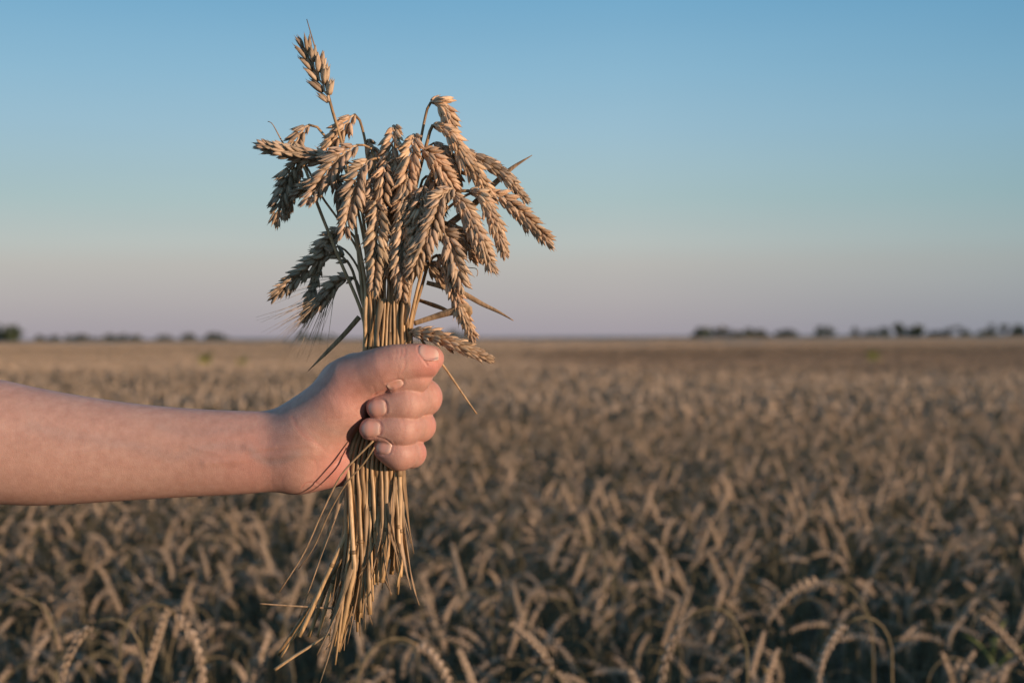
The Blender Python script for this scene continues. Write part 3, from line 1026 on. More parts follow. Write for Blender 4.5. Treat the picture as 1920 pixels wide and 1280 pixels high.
# label, ear points base -> tip, stem points above the grip, extra
STALKS = [
 dict(label='tallest upright wheat stalk rising alone above the bunch with sparse ear', ear=[(618, 190, 8), (596, 140, 8), (571, 88, 4)],
      via=[(676, 520, 8), (655, 330, 10), (636, 250, 10)], roll=1.1, n=10, size=1.18,
      leaves=[dict(pts=[(641, 268, 12), (622, 205, 10), (603, 130, 8), (589, 85, 6), (575, 36, 4)], w=[5, 6, 5, 3, 0.6], nrm=(0.6, -1, 0))]),
 dict(label='ear nodding left from a bare hooked stem just right of the tallest stalk', ear=[(664, 214, 28), (648, 232, 26), (626, 262, 28), (604, 292, 34)],
      via=[(698, 480, 24), (690, 300, 28), (679, 240, 30), (671, 219, 30)], roll=1.2, n=11),
 dict(label='small hooked ear at upper left above the horizontal ear', ear=[(578, 234, 24), (562, 250, 20), (556, 272, 18), (562, 300, 18)],
      via=[(684, 460, 20), (640, 300, 26), (608, 254, 26), (590, 235, 26)], roll=0.9, n=9, size=0.92),
 dict(label='horizontal ear pointing left, farthest left of the upper ears', ear=[(640, 300, 6), (590, 294, -2), (540, 286, -8), (493, 274, -10)],
      via=[(692, 480, 14), (690, 380, 18), (674, 316, 14)], roll=0.25, n=16, size=1.08,
      leaves=[dict(pts=[(560, 300, 14), (535, 275, 14), (508, 230, 16), (502, 228, 16)], w=[4, 3, 2, 0.5])]),
 dict(label='half shaded ear hanging down at far left under the horizontal ear', ear=[(560, 300, 14), (545, 318, 16), (529, 358, 18), (518, 408, 20)],
      via=[(682, 600, 10), (634, 480, 6), (596, 385, 4), (571, 314, 0)], roll=1.0, n=14, size=0.95, slot=(-0.98, -0.2)),
 dict(label='dark shaded ear hanging behind the far left hanging ear', ear=[(566, 302, 40), (556, 330, 44), (546, 365, 46), (536, 402, 46)],
      via=[(674, 480, 14), (640, 420, 14), (602, 366, 16), (578, 318, 18)], roll=0.2, n=13, size=0.9, slot=(-0.9, 0.3)),
 dict(label='sunlit ear drooping down left across the centre left of the bunch', ear=[(668, 272, -30), (640, 290, -40), (612, 326, -40), (578, 374, -34)],
      via=[(700, 460, -6), (704, 330, -6), (694, 276, -16)], roll=1.3, n=17, size=1.08),
 dict(label='reddish small ear tip peeking out left of the drooping centre left ear', ear=[(625, 338, 6), (600, 342, 4), (576, 350, 2), (556, 362, 0)],
      via=[(688, 470, 12), (672, 370, 16), (648, 336, 14)], roll=0.4, n=10, size=0.85),
 dict(label='broad sunlit ear hanging left of the stems with tip above the left gap', ear=[(694, 300, -38), (674, 322, -56), (660, 372, -60), (646, 432, -54)],
      via=[(704, 470, -14), (716, 340, -14), (708, 298, -22)], roll=1.5, n=19, size=1.12),
 dict(label='short squat ear at top centre with blunt flat crown', ear=[(738, 236, 2), (737, 262, -16), (730, 305, -22), (722, 352, -18)],
      via=[(722, 480, 6), (736, 330, 20), (742, 256, 22)], roll=1.57, n=15, size=1.1),
 dict(label='long ear hanging straight down the middle of the bunch', ear=[(775, 252, -16), (772, 275, -38), (764, 330, -46), (752, 408, -42)],
      via=[(742, 470, 0), (766, 340, 6), (778, 262, 2)], roll=1.45, n=21, size=1.12),
 dict(label='topmost arched ear on the right with bowed stem against the sky', ear=[(808, 192, 16), (820, 190, 14), (834, 206, 14), (846, 240, 18)],
      via=[(748, 500, 14), (784, 290, 18), (796, 226, 20), (803, 199, 20)], roll=0.5, n=10, size=1.06),
 dict(label='long sunlit ear arching right below the topmost ear', ear=[(812, 234, -8), (834, 242, -14), (866, 286, -14), (890, 322, -10), (914, 358, -6)],
      via=[(752, 500, 4), (782, 340, 0), (802, 262, -4), (809, 238, -6)], roll=0.35, n=22, size=1.12),
 dict(label='slender ear slanting right crossed by the pale leaf blade', ear=[(868, 280, 22), (898, 298, 20), (940, 324, 18), (982, 370, 18)],
      via=[(756, 480, 20), (800, 340, 26), (838, 284, 26)], roll=0.2, n=17, size=0.96),
 dict(label='curved ear at right middle lit along its outer side', ear=[(880, 358, -24), (898, 364, -28), (922, 406, -26), (944, 468, -22)],
      via=[(760, 500, -4), (822, 400, -12), (858, 360, -18)], roll=0.3, n=19, size=1.02),
 dict(label='ear reaching farthest right of the whole bunch', ear=[(916, 362, 4), (942, 372, 4), (980, 404, 2), (1027, 450, 0)],
      via=[(764, 500, 10), (830, 400, 8), (884, 362, 6)], roll=1.1, n=19, size=1.0),
 dict(label='ear drooping right behind the centre under the long arching ear', ear=[(814, 268, 14), (832, 284, 8), (846, 312, 8), (856, 348, 12)],
      via=[(746, 460, 14), (784, 320, 20), (806, 272, 20)], roll=0.4, n=13, size=1.0),
 dict(label='sunlit ear filling the gap right of the middle hanging ear', ear=[(790, 284, -18), (806, 290, -26), (826, 318, -26), (846, 348, -20)],
      via=[(740, 470, 4), (770, 340, 4), (784, 290, -6)], roll=0.9, n=14, size=1.08),
 dict(label='large front ear sweeping down left at right centre', ear=[(846, 352, -52), (828, 368, -68), (806, 424, -72), (772, 508, -62)],
      via=[(758, 540, -20), (806, 420, -30), (846, 360, -40)], roll=1.3, n=24, size=1.12),
 dict(label='ear hanging right of the large front ear with pointed tip', ear=[(850, 364, -40), (866, 384, -48), (892, 434, -46), (920, 496, -40)],
      via=[(762, 560, -16), (800, 470, -22), (836, 380, -32)], roll=0.7, n=20, size=1.06),
 dict(label='lowest broad ear at right front, ending above the folded leaf', ear=[(822, 428, -42), (838, 444, -52), (852, 486, -52), (866, 532, -46)],
      via=[(770, 600, -20), (788, 520, -28), (808, 444, -34)], roll=1.4, n=15, size=1.1),
 dict(label='long ear hanging lowest right with its tip beside the folded leaf', ear=[(820, 478, -22), (838, 504, -28), (858, 562, -26), (884, 626, -20)],
      via=[(772, 610, -12), (790, 540, -14), (808, 486, -18)], roll=0.6, n=21, size=0.96,
      leaves=[dict(pts=[(776, 606, -12), (812, 594, -18), (848, 583, -32), (876, 576, -36), (877, 586, -30), (850, 586, -10), (828, 576, -4), (784, 561, 2)],
                   w=[9, 10, 13, 17, 17, 9, 12, 8], nrm=(0, -1, -0.3), twist=0.3, n=40)]),
 dict(label='broad ear hanging in front of the stems at left centre', ear=[(705, 376, -40), (708, 392, -56), (706, 450, -60), (702, 534, -52)],
      via=[(708, 560, -18), (714, 430, -14), (710, 378, -26)], roll=1.55, n=22, size=1.1),
 dict(label='small dark ear seen end on at the left of the bunch centre', ear=[(716, 350, -10), (712, 366, -30), (708, 386, -36), (706, 408, -36)],
      via=[(716, 470, -6), (722, 380, 0), (720, 352, -2)], roll=1.5, n=9, size=1.0),
 dict(label='ear hanging in the very centre with its tip over the stems', ear=[(752, 398, -34), (754, 420, -48), (750, 480, -52), (754, 548, -46)],
      via=[(734, 560, -16), (748, 460, -14), (752, 404, -20)], roll=1.2, n=20, size=1.08),
 dict(label='short ear seen from its base between the two centre ears', ear=[(778, 380, -22), (778, 396, -40), (774, 430, -46), (766, 472, -42)],
      via=[(744, 560, -8), (770, 460, -4), (780, 386, -8)], roll=1.5, n=13, size=1.06),
 dict(label='pale ear behind the right front ears with a rounded tip', ear=[(840, 418, 8), (858, 436, 6), (878, 462, 6), (896, 484, 8)],
      via=[(766, 540, 10), (800, 450, 14), (826, 416, 14)], roll=0.9, n=12, size=0.96),
 dict(label='dark bent ear at lower left touching the stems, upper one of three', ear=[(645, 430, 44), (630, 438, 46), (612, 458, 50), (596, 486, 54)],
      via=[(684, 560, 22), (676, 490, 34), (662, 440, 42)], roll=0.8, n=11, size=1.0, slot=(-0.72, 0.5)),
 dict(label='dark ear pointing down left with a warm tip, middle one of three', ear=[(650, 488, 40), (622, 474, 46), (580, 500, 54), (518, 550, 58)],
      via=[(688, 600, 14), (672, 545, 26), (660, 505, 36)], roll=0.7, n=18, size=1.02, slot=(-0.88, -0.5)),
 dict(label='thin dark ear hanging vertically behind the lower left ears', ear=[(612, 468, 76), (600, 494, 76), (586, 540, 76), (571, 590, 74)],
      via=[(690, 590, 30), (670, 500, 56), (636, 462, 70)], roll=0.2, n=14, size=0.82),
 dict(label='dark bearded ear at lower left with long thin awns', ear=[(660, 520, 46), (636, 524, 50), (606, 558, 56), (572, 594, 60)],
      via=[(690, 610, 18), (678, 556, 30), (668, 526, 40)], roll=0.6, n=17, size=0.9, awn=True, slot=(-0.6, -0.7),
      leaves=[dict(pts=[(674, 594, 24), (648, 624, 36), (618, 655, 44), (578, 695, 50)], w=[10, 9, 7, 1], nrm=(0.3, -1, 0.3), twist=0.2)]),
 dict(label='sunlit ear lying just above the thumb and pointing right', ear=[(768, 622, -26), (800, 626, -34), (850, 644, -36), (908, 668, -34)],
      via=[(770, 640, -18)], roll=0.1, n=17, size=1.08, slot=(0.9, -0.85)),
 dict(label='dark ear behind the stems at right showing under the front ears', ear=[(790, 486, 24), (806, 498, 24), (824, 514, 24), (840, 534, 26)],
      via=[(754, 590, 20), (772, 520, 24)], roll=0.9, n=9, size=0.9),
 dict(label='dark ear in shadow behind the left drooping ears', ear=[(628, 336, 34), (634, 352, 36), (644, 378, 36), (652, 402, 36)],
      via=[(700, 520, 24), (680, 380, 38), (650, 328, 38)], roll=0.9, n=10, size=0.95),
 dict(label='shaded ear deep in the crown between the top centre ears', ear=[(756, 300, 24), (744, 320, 14), (738, 362, 10), (736, 412, 10)],
      via=[(732, 500, 14), (752, 380, 30), (762, 310, 34)], roll=1.0, n=14, size=1.0),
 dict(label='shaded ear deep in the crown behind the right front ears', ear=[(800, 330, 34), (812, 352, 30), (818, 392, 28), (818, 440, 28)],
      via=[(750, 520, 18), (780, 400, 36), (792, 338, 40)], roll=1.0, n=15, size=1.02,
      leaves=[dict(pts=[(786, 470, 16), (832, 430, 20), (880, 392, 24), (926, 346, 26), (962, 314, 26), (998, 291, 24)], w=[12, 14, 13, 12, 9, 1], nrm=(-0.4, -1, 0.5), twist=0.5, n=34)]),
 dict(label='greenish ear tucked behind the hooked stem at upper left centre', ear=[(690, 262, 30), (698, 280, 32), (704, 308, 32), (706, 340, 30)],
      via=[(708, 500, 26), (694, 340, 40), (686, 268, 38)], roll=0.7, n=10, size=0.9),
]
CORE = [(700, 330, -20, 696, 400), (722, 310, -34, 716, 390), (752, 290, -10, 744, 372), (768, 330, -30, 762, 410), (792, 350, -34, 786, 430),
        (812, 320, 6, 822, 396), (736, 420, -30, 730, 500), (782, 420, -44, 778, 500)]
CORE_LAB = ['half hidden ear at the left of the dense crown', 'half hidden ear under the blunt top centre ear', 'half hidden ear between the two top centre ears',
            'half hidden ear behind the long middle ear', 'half hidden ear beside the large front ear', 'half hidden ear under the long arching right ear',
            'half hidden low ear left of the very centre', 'half hidden low ear right of the very centre']
for (x0_, y0_, d0_, x1_, y1_), lab_ in zip(CORE, CORE_LAB):
    STALKS.append(dict(label=lab_, ear=[(x0_, y0_, d0_), (x0_ * .6 + x1_ * .4, y0_ + 16, d0_ - 12), (x0_ * .3 + x1_ * .7, y0_ * .4 + y1_ * .6, d0_ - 14), (x1_, y1_, d0_ - 10)],
                       via=[(724 + (x0_ - 740) * 0.5, 520, d0_ * 0.4), (x0_, y0_ + 60, d0_ + 18), (x0_ + 2, y0_ + 4, d0_ + 12)], roll=1.2 + 0.1 * len(STALKS) % 0.5, size=1.0))
# cut ends below the fist, left to right: lists of points going down
BOTTOMS = [
 [(660, 930, -8), (648, 1000, -14), (606, 1110, -20), (588, 1160, -22), (560, 1213, -24)],
 [(662, 925, 4), (645, 1004, 0), (616, 1090, -4), (590, 1150, -6), (586, 1222, -6)],
 [(664, 930, 14), (652, 1000, 14), (618, 1110, 14), (600, 1158, 14), (597, 1230, 12)],
 [(668, 920, -16), (660, 980, -24), (640, 1060, -30), (618, 1140, -36), (627, 1248, -38)],
 [(672, 930, 18), (655, 1030, 20), (634, 1110, 22), (596, 1190, 24), (536, 1268, 26)],
 [(676, 930, -4), (664, 1010, -8), (638, 1120, -12), (570, 1210, -14), (516, 1255, -16)],
 [(678, 930, 8), (668, 1020, 8), (652, 1110, 10), (628, 1218, 12)],
 [(680, 930, -18), (674, 1000, -24), (664, 1080, -28), (640, 1222, -30)],
 [(684, 930, 0), (678, 1010, 0), (672, 1100, 0), (668, 1194, 0)],
 [(686, 930, 16), (682, 1010, 18), (676, 1080, 20), (672, 1186, 22)],
 [(688, 940, -12), (686, 1010, -16), (680, 1090, -18), (674, 1166, -20)],
 [(692, 940, 4), (692, 1010, 2), (690, 1080, 2), (687, 1136, 2)],
 [(696, 940, -20), (696, 1010, -26), (698, 1080, -30), (702, 1158, -32)],
 [(700, 940, 12), (698, 1010, 14), (694, 1080, 16), (692, 1130, 18)],
 [(704, 940, -8), (704, 1010, -10), (706, 1060, -12), (708, 1108, -12)],
 [(708, 940, -20), (706, 1000, -24), (708, 1060, -26), (707, 1112, -26)],
 [(712, 940, 8), (716, 960, 10), (714, 1010, 10), (706, 1044, 10)],
 [(718, 940, -18), (720, 1000, -22), (718, 1060, -24), (714, 1103, -26)],
 [(722, 940, 2), (724, 1000, 2), (724, 1050, 2), (723, 1091, 2)],
 [(730, 940, -16), (728, 990, -20), (724, 1040, -22), (716, 1100, -22)],
 [(734, 940, 10), (736, 1000, 12), (738, 1050, 12), (738, 1088, 12)],
 [(740, 940, -10), (742, 1010, -12), (742, 1070, -12), (743, 1114, -12)],
 [(750, 940, -14), (751, 1010, -16), (750, 1070, -16), (748, 1108, -16)],
 [(746, 940, 8), (748, 1000, 10), (746, 1040, 10), (744, 1082, 10)],
]
def auto_slots():
    order = sorted(range(len(STALKS)), key=lambda i: (STALKS[i]['via'][0][0] if STALKS[i].get('via') else 727))
    n_ = len(order)
    # packed columns inside the grip ellipse
    cols = 11
    slots = []
    for c_ in range(cols):
        u = -1 + 2 * c_ / (cols - 1)
        h = math.sqrt(max(0.0, 1 - u * u * 0.92))
        m_ = max(1, int(round(4.6 * h)))
        for k in range(m_):
            v = (-h + 2 * h * (k + 0.5) / m_) if m_ > 1 else -0.2
            slots.append((u + rng.uniform(-.06, .06), v))
    slots.sort(key=lambda q: q[0])
    return order, slots

order, slots = auto_slots()
chosen = [slots[int(round(i * (len(slots) - 1) / (len(order) - 1)))] for i in range(len(order))]
# within windows of neighbours give the front slots to the ears that hang in front
for s0 in range(0, len(order), 5):
    w_ = list(range(s0, min(s0 + 5, len(order))))
    ids = sorted((order[i] for i in w_), key=lambda q: STALKS[q]['via'][0][2])
    sl_ = sorted((chosen[i] for i in w_), key=lambda q: q[1])
    for i, a_, b_ in zip(w_, ids, sl_):
        order[i], chosen[i] = a_, b_
by_u = sorted(range(len(order)), key=lambda i: chosen[i][0])
for rank, i in enumerate(by_u):
    st = dict(STALKS[order[i]])
    sl_ = st.pop('slot', chosen[i])
    bt = BOTTOMS[rank if rank < 6 else 6 + int(round((rank - 6) * (len(BOTTOMS) - 7) / (len(by_u) - 7)))]
    dx, dy = rng.uniform(-11, 9) * (2.2 if bt[-1][0] < 600 else 1.0) + (14 if bt[-1][0] < 560 else 0), rng.uniform(-44, 8)
    dz = rng.uniform(-9, 9)
    keep_ = [rng.randrange(1, len(bt) - 1), len(bt) - 1]
    bt = [(p[0] + dx * (k + 1) / len(bt), p[1] + (dy if k == len(bt) - 1 else 0), p[2] + dz * (k + 1) / len(bt)) for k, p in enumerate(bt) if k in keep_]
    make_stalk(st.pop('label'), st.pop('ear'), st.pop('via'), sl_, bt, r0=rng.uniform(1.10, 1.80), sheath=((0.42, 0.60) if rng.random() < 0.25 else None), **st)

ORD = ['leftmost', 'second from left', 'third from left', 'fourth from left', 'fifth from left', 'sixth from left', 'seventh from left', 'eighth from left', 'ninth from left', 'tenth from left', 'eleventh from left', 'rightmost']
for k in range(12):
    u = -0.92 + 1.84 * k / 11
    xt = 727 + 44 * u
    bt = BOTTOMS[7 + int(round(k * 16 / 11))]
    dx = rng.uniform(-9, 9)
    bt = [(p[0] + dx * j / 2, p[1] - 10 + rng.uniform(-16, 8), p[2] - 8) for j, p in enumerate((bt[2], bt[-1]))]
    make_stalk('plain golden straw at the front of the bundle above the fist, ' + ORD[k], None,
               [(xt + rng.uniform(-4, 4), 600, -28 + rng.uniform(-5, 5)), (xt + 4 * u + rng.uniform(-7, 7), 540, -26), (xt + 10 * u + rng.uniform(-12, 12), 440, -16)], (u, -1.0 * math.sqrt(1 - u * u * 0.8)), bt,
               r0=rng.uniform(1.2, 1.95), sheath=((0.5, 0.72) if k in (2, 6) else None))

# loose straws and strands without an ear
def loose(name, label, pts, r=None, w_=None, mat=None, **k):
    P = spline([at(*p) for p in pts], k.pop('n', 24))
    o0 = P[0].copy()
    mb = MB()
    if r is not None:
        rr = [(r[0] + (r[1] - r[0]) * i / (len(P) - 1)) * PX for i in range(len(P))]
        add_tube(mb, [p - o0 for p in P], rr, sides=6, rn=rng.random())
    else:
        ws = []
        for i in range(len(P)):
            q = i / (len(P) - 1) * (len(w_) - 1)
            j = min(int(q), len(w_) - 2)
            ws.append((w_[j] + (w_[j + 1] - w_[j]) * (q - j)) * PX)
        add_blade(mb, [p - o0 for p in P], ws, Vector(k.get('nrm', (0, -1, 0.1))), twist=k.get('twist', 0.8), fold=0.3, rn=rng.random())
    return thing(name, label, 'straw' if name == 'straw' else 'dry leaf', o0, group=None, me=mb.build(name, [mat or M_LEAF]))

loose('straw', 'thin straw hanging down right from behind the thumb tip', [(790, 636, -6), (800, 650, 4), (830, 684, 10), (866, 736, 14), (894, 776, 16)], r=(3.0, 1.6), mat=M_STEM)
loose('straw', 'longer thin strand curving down left across the palm heel', [(700, 826, -66), (676, 850, -68), (640, 890, -72), (604, 960, -70), (570, 1036, -66), (523, 1110, -60)], r=(2.2, 1.4))
loose('straw', 'inner thin strand hanging beside the longer one below the palm heel', [(702, 838, -64), (684, 866, -66), (650, 905, -68), (618, 960, -62), (586, 1030, -58), (560, 1066, -54)], r=(1.9, 1.0))
loose('straw', 'nearly level thin straw crossing the cut ends toward the left', [(660, 1142, 6), (610, 1139, -14), (560, 1136, -24), (486, 1131, -34)], r=(2.2, 1.4))
loose('straw', 'thin strand hanging at the right edge of the cut stems', [(756, 940, -10), (757, 975, -12), (765, 1040, -10), (774, 1096, -8), (786, 1134, -8)], r=(2.4, 0.9))
loose('dry_leaf', 'narrow pointed leaf blade reaching right from behind the lowest ear', [(800, 530, 8), (838, 540, 6), (866, 549, 4), (905, 570, 0), (936, 585, -4), (963, 601, -6)], w_=[8, 10, 10, 9, 6, 1], twist=0.5)
loose('straw', 'tiny bent straw sticking out right beside the lowest broad ear', [(866, 500, -20), (882, 502, -20), (893, 504, -22), (896, 511, -22), (894, 518, -22)], r=(1.0, 0.7))
loose('straw', 'pale split straw lying crosswise at the lowest left end', [(618, 1188, -30), (580, 1212, -34), (548, 1232, -34), (515, 1255, -34)], r=(2.6, 3.4), mat=M_STEM)
loose('straw', 'short yellow broken straw among the cut ends', [(652, 1120, -34), (640, 1150, -38), (630, 1180, -38), (622, 1226, -36)], r=(3.4, 1.4), mat=M_STEM)
loose('straw', 'pale frayed straw fibre right of the yellow broken straw', [(662, 1136, -30), (655, 1160, -34), (648, 1188, -34), (637, 1222, -32)], r=(2.6, 0.9), mat=M_STEM)
loose('dry_leaf', 'dark shrivelled leaf twisted between the cut stems', [(650, 1000, -18), (646, 1050, -20), (640, 1090, -24), (632, 1130, -24), (618, 1160, -22)], w_=[5, 8, 10, 6, 2], twist=3.0)
loose('dry_leaf', 'dry leaf strip hanging in front of the upper stems', [(716, 560, -34), (710, 596, -38), (706, 630, -38), (704, 652, -36)], w_=[14, 12, 9, 8], twist=0.6)
loose('dry_leaf', 'torn leaf strip bent across the right stems', [(742, 520, -30), (756, 548, -36), (766, 572, -34), (760, 610, -30)], w_=[8, 12, 12, 6], twist=1.0)

# ------------------------------------------------------------------ ground and field
m, t, b = new_mat('soil')
tc = N(t, 'ShaderNodeTexCoord')
nz = N(t, 'ShaderNodeTexNoise', Scale=9.0, Detail=6.0)
t.links.new(tc.outputs['Object'], nz.inputs['Vector'])
rp = ramp(t, [(0.3, (0.055, 0.040, 0.024)), (0.7, (0.12, 0.085, 0.05))])
t.links.new(nz.outputs['Fac'], rp.inputs[0])
t.links.new(rp.outputs[0], b.inputs['Base Color'])
b.inputs['Roughness'].default_value = 0.9
M_SOIL = m

def polar_sheet(name, radii, na, zfun, mat):
    vs, fs = [(0, 0, zfun(0, 0))], []
    for r in radii:
        for k in range(na):
            an = 2 * math.pi * k / na
            x, y = r * math.sin(an), r * math.cos(an)
            vs.append((x, y, zfun(x, y)))
    for k in range(na):
        fs.append((0, 1 + (k + 1) % na, 1 + k))
    for i in range(len(radii) - 1):
        for k in range(na):
            a, b_ = 1 + i * na + k, 1 + i * na + (k + 1) % na
            fs.append((a, b_, b_ + na, a + na))
    return mesh(name, vs, fs, mat)

radii = [1, 2, 3, 4.5, 6, 8, 10, 13, 16, 20, 24, 28, 33, 38, 44, 50, 58, 66, 76, 88, 100, 120, 150, 200, 280, 400, 600, 1000, 1800, 3500]
g = obj('ground', polar_sheet('ground', radii, 180, terrain, M_SOIL))
g['kind'] = 'structure'

def plant_path(r, H, bend, ear_len, lean):
    """stem and ear centreline of one wheat plant bending in the +X direction"""
    pts = []
    arc = r.uniform(0.075, 0.12)
    # height used by the arch
    phi0 = lean
    p = Vector((0, 0, 0))
    straight = H - arc * (0.62 if bend > 1.2 else 0.9) - 0.01
    n1 = 5
    for i in range(n1 + 1):
        pts.append(Vector((math.sin(phi0) * straight * (i / n1) ** 1.4, 0, straight * i / n1)))
    stem_n = len(pts)
    cur = pts[-1].copy()
    n2 = 6
    ph = phi0 * 1.4
    for i in range(n2):
        ph += (bend * 0.66) / n2
        cur = cur + Vector((math.sin(ph), 0, math.cos(ph))) * (arc / n2)
        pts.append(cur.copy())
    ear = [cur.copy()]
    n3 = 8
    for i in range(n3):
        ph += (bend * 0.34) / n3
        cur = cur + Vector((math.sin(ph), 0, math.cos(ph))) * (ear_len / n3)
        ear.append(cur.copy())
    return pts, ear

def ear_geo(mb, ear, r, n, segs, sides, scale, mi=0):
    sp = spline(ear, n + 1)
    fr = frames(sp, Vector((0, 1, 0)))
    roll = r.uniform(0, math.pi)
    for i, (p, (t_, a, b_)) in enumerate(zip(sp, fr)):
        s = 1 if i % 2 else -1
        f = i / n
        dis = (a * math.cos(roll) + b_ * math.sin(roll)) * s
        lat = t_.cross(dis)
        sc = scale * (0.75 + 0.3 * min(1, f / 0.2)) * (1 - 0.35 * max(0, (f - 0.6) / 0.4))
        rn = r.uniform(0, 0.3)
        for q in (-1, 0, 1):
            d = (t_ + dis * (0.42 - 0.2 * f + r.uniform(-.1, .1)) + lat * (0.34 * q)).normalized()
            add_almond(mb, p + dis * 0.001 + lat * (0.0016 * q), d, 0.0125 * sc * r.uniform(0.85, 1.1), 0.0046 * sc, 0.0042 * sc, nseg=segs, sides=sides, side=lat, rn=rn, mi=mi)

def leaf_path(r, z0, L, az):
    ph = r.uniform(0.12, 0.45)
    cur = Vector((0, 0, z0))
    pts = [cur.copy()]
    droop = r.uniform(1.2, 2.5)
    for i in range(8):
        ph += droop / 8
        cur = cur + Vector((math.sin(ph) * math.cos(az), math.sin(ph) * math.sin(az), math.cos(ph))) * (L / 8)
        pts.append(cur.copy())
    return pts

class Plant:
    """mesh data of one field plant in three parts, plus a one-mesh copy"""
    def __init__(self, seed, bend):
        r = random.Random(seed)
        H = CANOPY - 0.03 + r.uniform(-0.09, 0.04)
        self.bend = bend
        stem, ear = plant_path(r, H, bend, r.uniform(0.074, 0.100), r.uniform(0.0, 0.06))
        self.ear_pts = ear
        self.whole_pts = [p.copy() for p in stem + ear]
        a, b_, c_ = MB(), MB(), []
        add_tube(a, stem, [0.0019 - 0.0008 * i / (len(stem) - 1) for i in range(len(stem))], sides=5, rn=r.random())
        ear_geo(b_, ear, r, 18, 4, 5, 0.86)
        for k in range(r.choice((1, 1, 2, 2))):
            lb = MB()
            L = r.uniform(0.12, 0.26)
            add_blade(lb, leaf_path(r, r.uniform(0.20, 0.44), L, r.uniform(0, 6.28)), [0.004, 0.007, 0.008, 0.007, 0.006, 0.003, 0.001], Vector((0.3, 0.2, 1)), twist=r.uniform(-1.5, 1.5), fold=0.2, rn=r.random(), thick=0.0002)
            c_.append(lb)
        self.stem = a.build('stem', [M_FSTEM])
        self.ear = b_.build('ear', [M_FHUSK])
        self.leaves = [l.build('leaf', [M_FLEAF]) for l in c_]
        one = MB()
        for part, mi in [(a, 0), (b_, 1)] + [(l, 2) for l in c_]:
            base = len(one.v)
            one.v += part.v
            one.f += [tuple(base + i for i in f) for f in part.f]
            one.tt += part.tt
            one.rn += part.rn
            one.mi += [mi] * len(part.f)
        self.whole = one.build('wheat_plant', [M_FSTEM, M_FHUSK, M_FLEAF])

BENDS = [3.0, 2.75, 3.15, 2.4, 3.05, 1.9, 2.9, 0.35, 3.25, 1.0, 2.65, 3.1]
PLANTS = [Plant(300 + i, bd) for i, bd in enumerate(BENDS)]

def patch(name, seed, size, count, segs_ear, low):
    """many plants in one mesh for the middle distance and beyond"""
    r = random.Random(seed)
    mb = MB()
    for _ in range(count):
        x, y = r.uniform(-size / 2, size / 2), r.uniform(-size / 2, size / 2)
        az = r.uniform(0, 6.283)
        H = CANOPY - 0.03 + r.uniform(-0.10, 0.04)
        stem, ear = plant_path(r, H, r.choice(BENDS) + r.uniform(-.2, .2), r.uniform(0.065, 0.095), r.uniform(0, 0.08))
        rot = Matrix.Rotation(az, 3, 'Z')
        off = Vector((x, y, 0))
        stem = [rot @ p + off for p in stem]
        ear = [rot @ p + off for p in ear]
        rn = r.random()
        if low:
            st = [stem[2], stem[5], stem[-4], stem[-1]]
            add_tube(mb, st, [0.0028, 0.0026, 0.0022, 0.002], sides=3, rn=rn, caps=False, mi=0)
            e = [ear[0], ear[2], ear[4], ear[6], ear[8]]
            add_tube(mb, e, [0.005, 0.0085, 0.009, 0.007, 0.002], sides=4, rn=rn, caps=False, mi=1)
        else:
            st = [stem[0], stem[3], stem[5], stem[7], stem[9], stem[-1]]
            add_tube(mb, st, [0.0022, 0.002, 0.0018, 0.0016, 0.0015, 0.0014], sides=4, rn=rn, caps=False, mi=0)
            ws = []
            for i in range(len(ear)):
                f = i / (len(ear) - 1)
                ws.append((0.0040 + 0.0042 * math.sin(min(1, f * 1.3 + 0.12) * math.pi * 0.72)) * r.uniform(0.8, 1.2) if f < 1 else 0.0015)
            add_tube(mb, ear, ws, sides=5, rn=rn, caps=False, mi=1)
        if r.random() < (0.8 if not low else 0.35):
            az2 = r.uniform(0, 6.283)
            lp = [p + off for p in leaf_path(r, r.uniform(0.32, 0.58), r.uniform(0.12, 0.24), az2)][::2]
            add_blade(mb, lp, [0.005, 0.010, 0.009, 0.006, 0.001], Vector((0.3, 0.2, 1)), fold=0.2, rn=r.random(), mi=2)
    return mb.build(name, [M_FSTEM, M_FHUSK, M_FLEAF])

# -- where plants stand: a jittered grid in three rings
r = random.Random(11)
near, mid, far = [], [], []
STEP = 0.074
y = -1.6
while y < 11.0:
    hw = 0.42 * max(0.0, y) + 1.9
    x = -hw
    while x < hw + 0.8:
        px_, py_ = x + r.uniform(-.5, .5) * STEP, y + r.uniform(-.5, .5) * STEP
        rr = math.hypot(px_, py_)
        keep = 0.92
        dens = mnoise.noise(Vector((px_ * 1.3, py_ * 1.3, 3.3)))
        if dens < -0.25:
            keep = 0.55
        if py_ > 0.35 or rr > 0.45:          # the photographer stands in the gap
            if r.random() < keep and rr < 11.0:
                near.append((px_, py_))
        x += STEP
    y += STEP
y = 0
PS = 1.0
yy = -5.0
while yy < 46:
    hw = 0.85 * max(yy, 0) + 7.0
    xx = -hw
    while xx < hw:
        if 11.0 - 0.3 < math.hypot(xx, yy) or abs(xx) > 0.42 * max(0.0, yy) + 2.6 or yy < -2.0:
            mid.append((xx + r.uniform(-.15, .15), yy + r.uniform(-.15, .15)))
        xx += PS * 0.92
    yy += PS * 0.92
FS = 4.0
yy = 44.0
while yy < 190:
    hw = 0.80 * yy + 8
    xx = -hw
    while xx < hw:
        far.append((xx + r.uniform(-.5, .5), yy + r.uniform(-.5, .5)))
        xx += FS * 0.93
    yy += FS * 0.93

def in_view(p):
    """(photo x, photo y) of a world point, or None"""
    q = CAMROT.to_3x3().inverted() @ (Vector(p) - Vector((0, 0, CAM_Z)))
    if q.z >= -0.1:
        return None
    return 960 + F * q.x / -q.z, 640 - F * q.y / -q.z

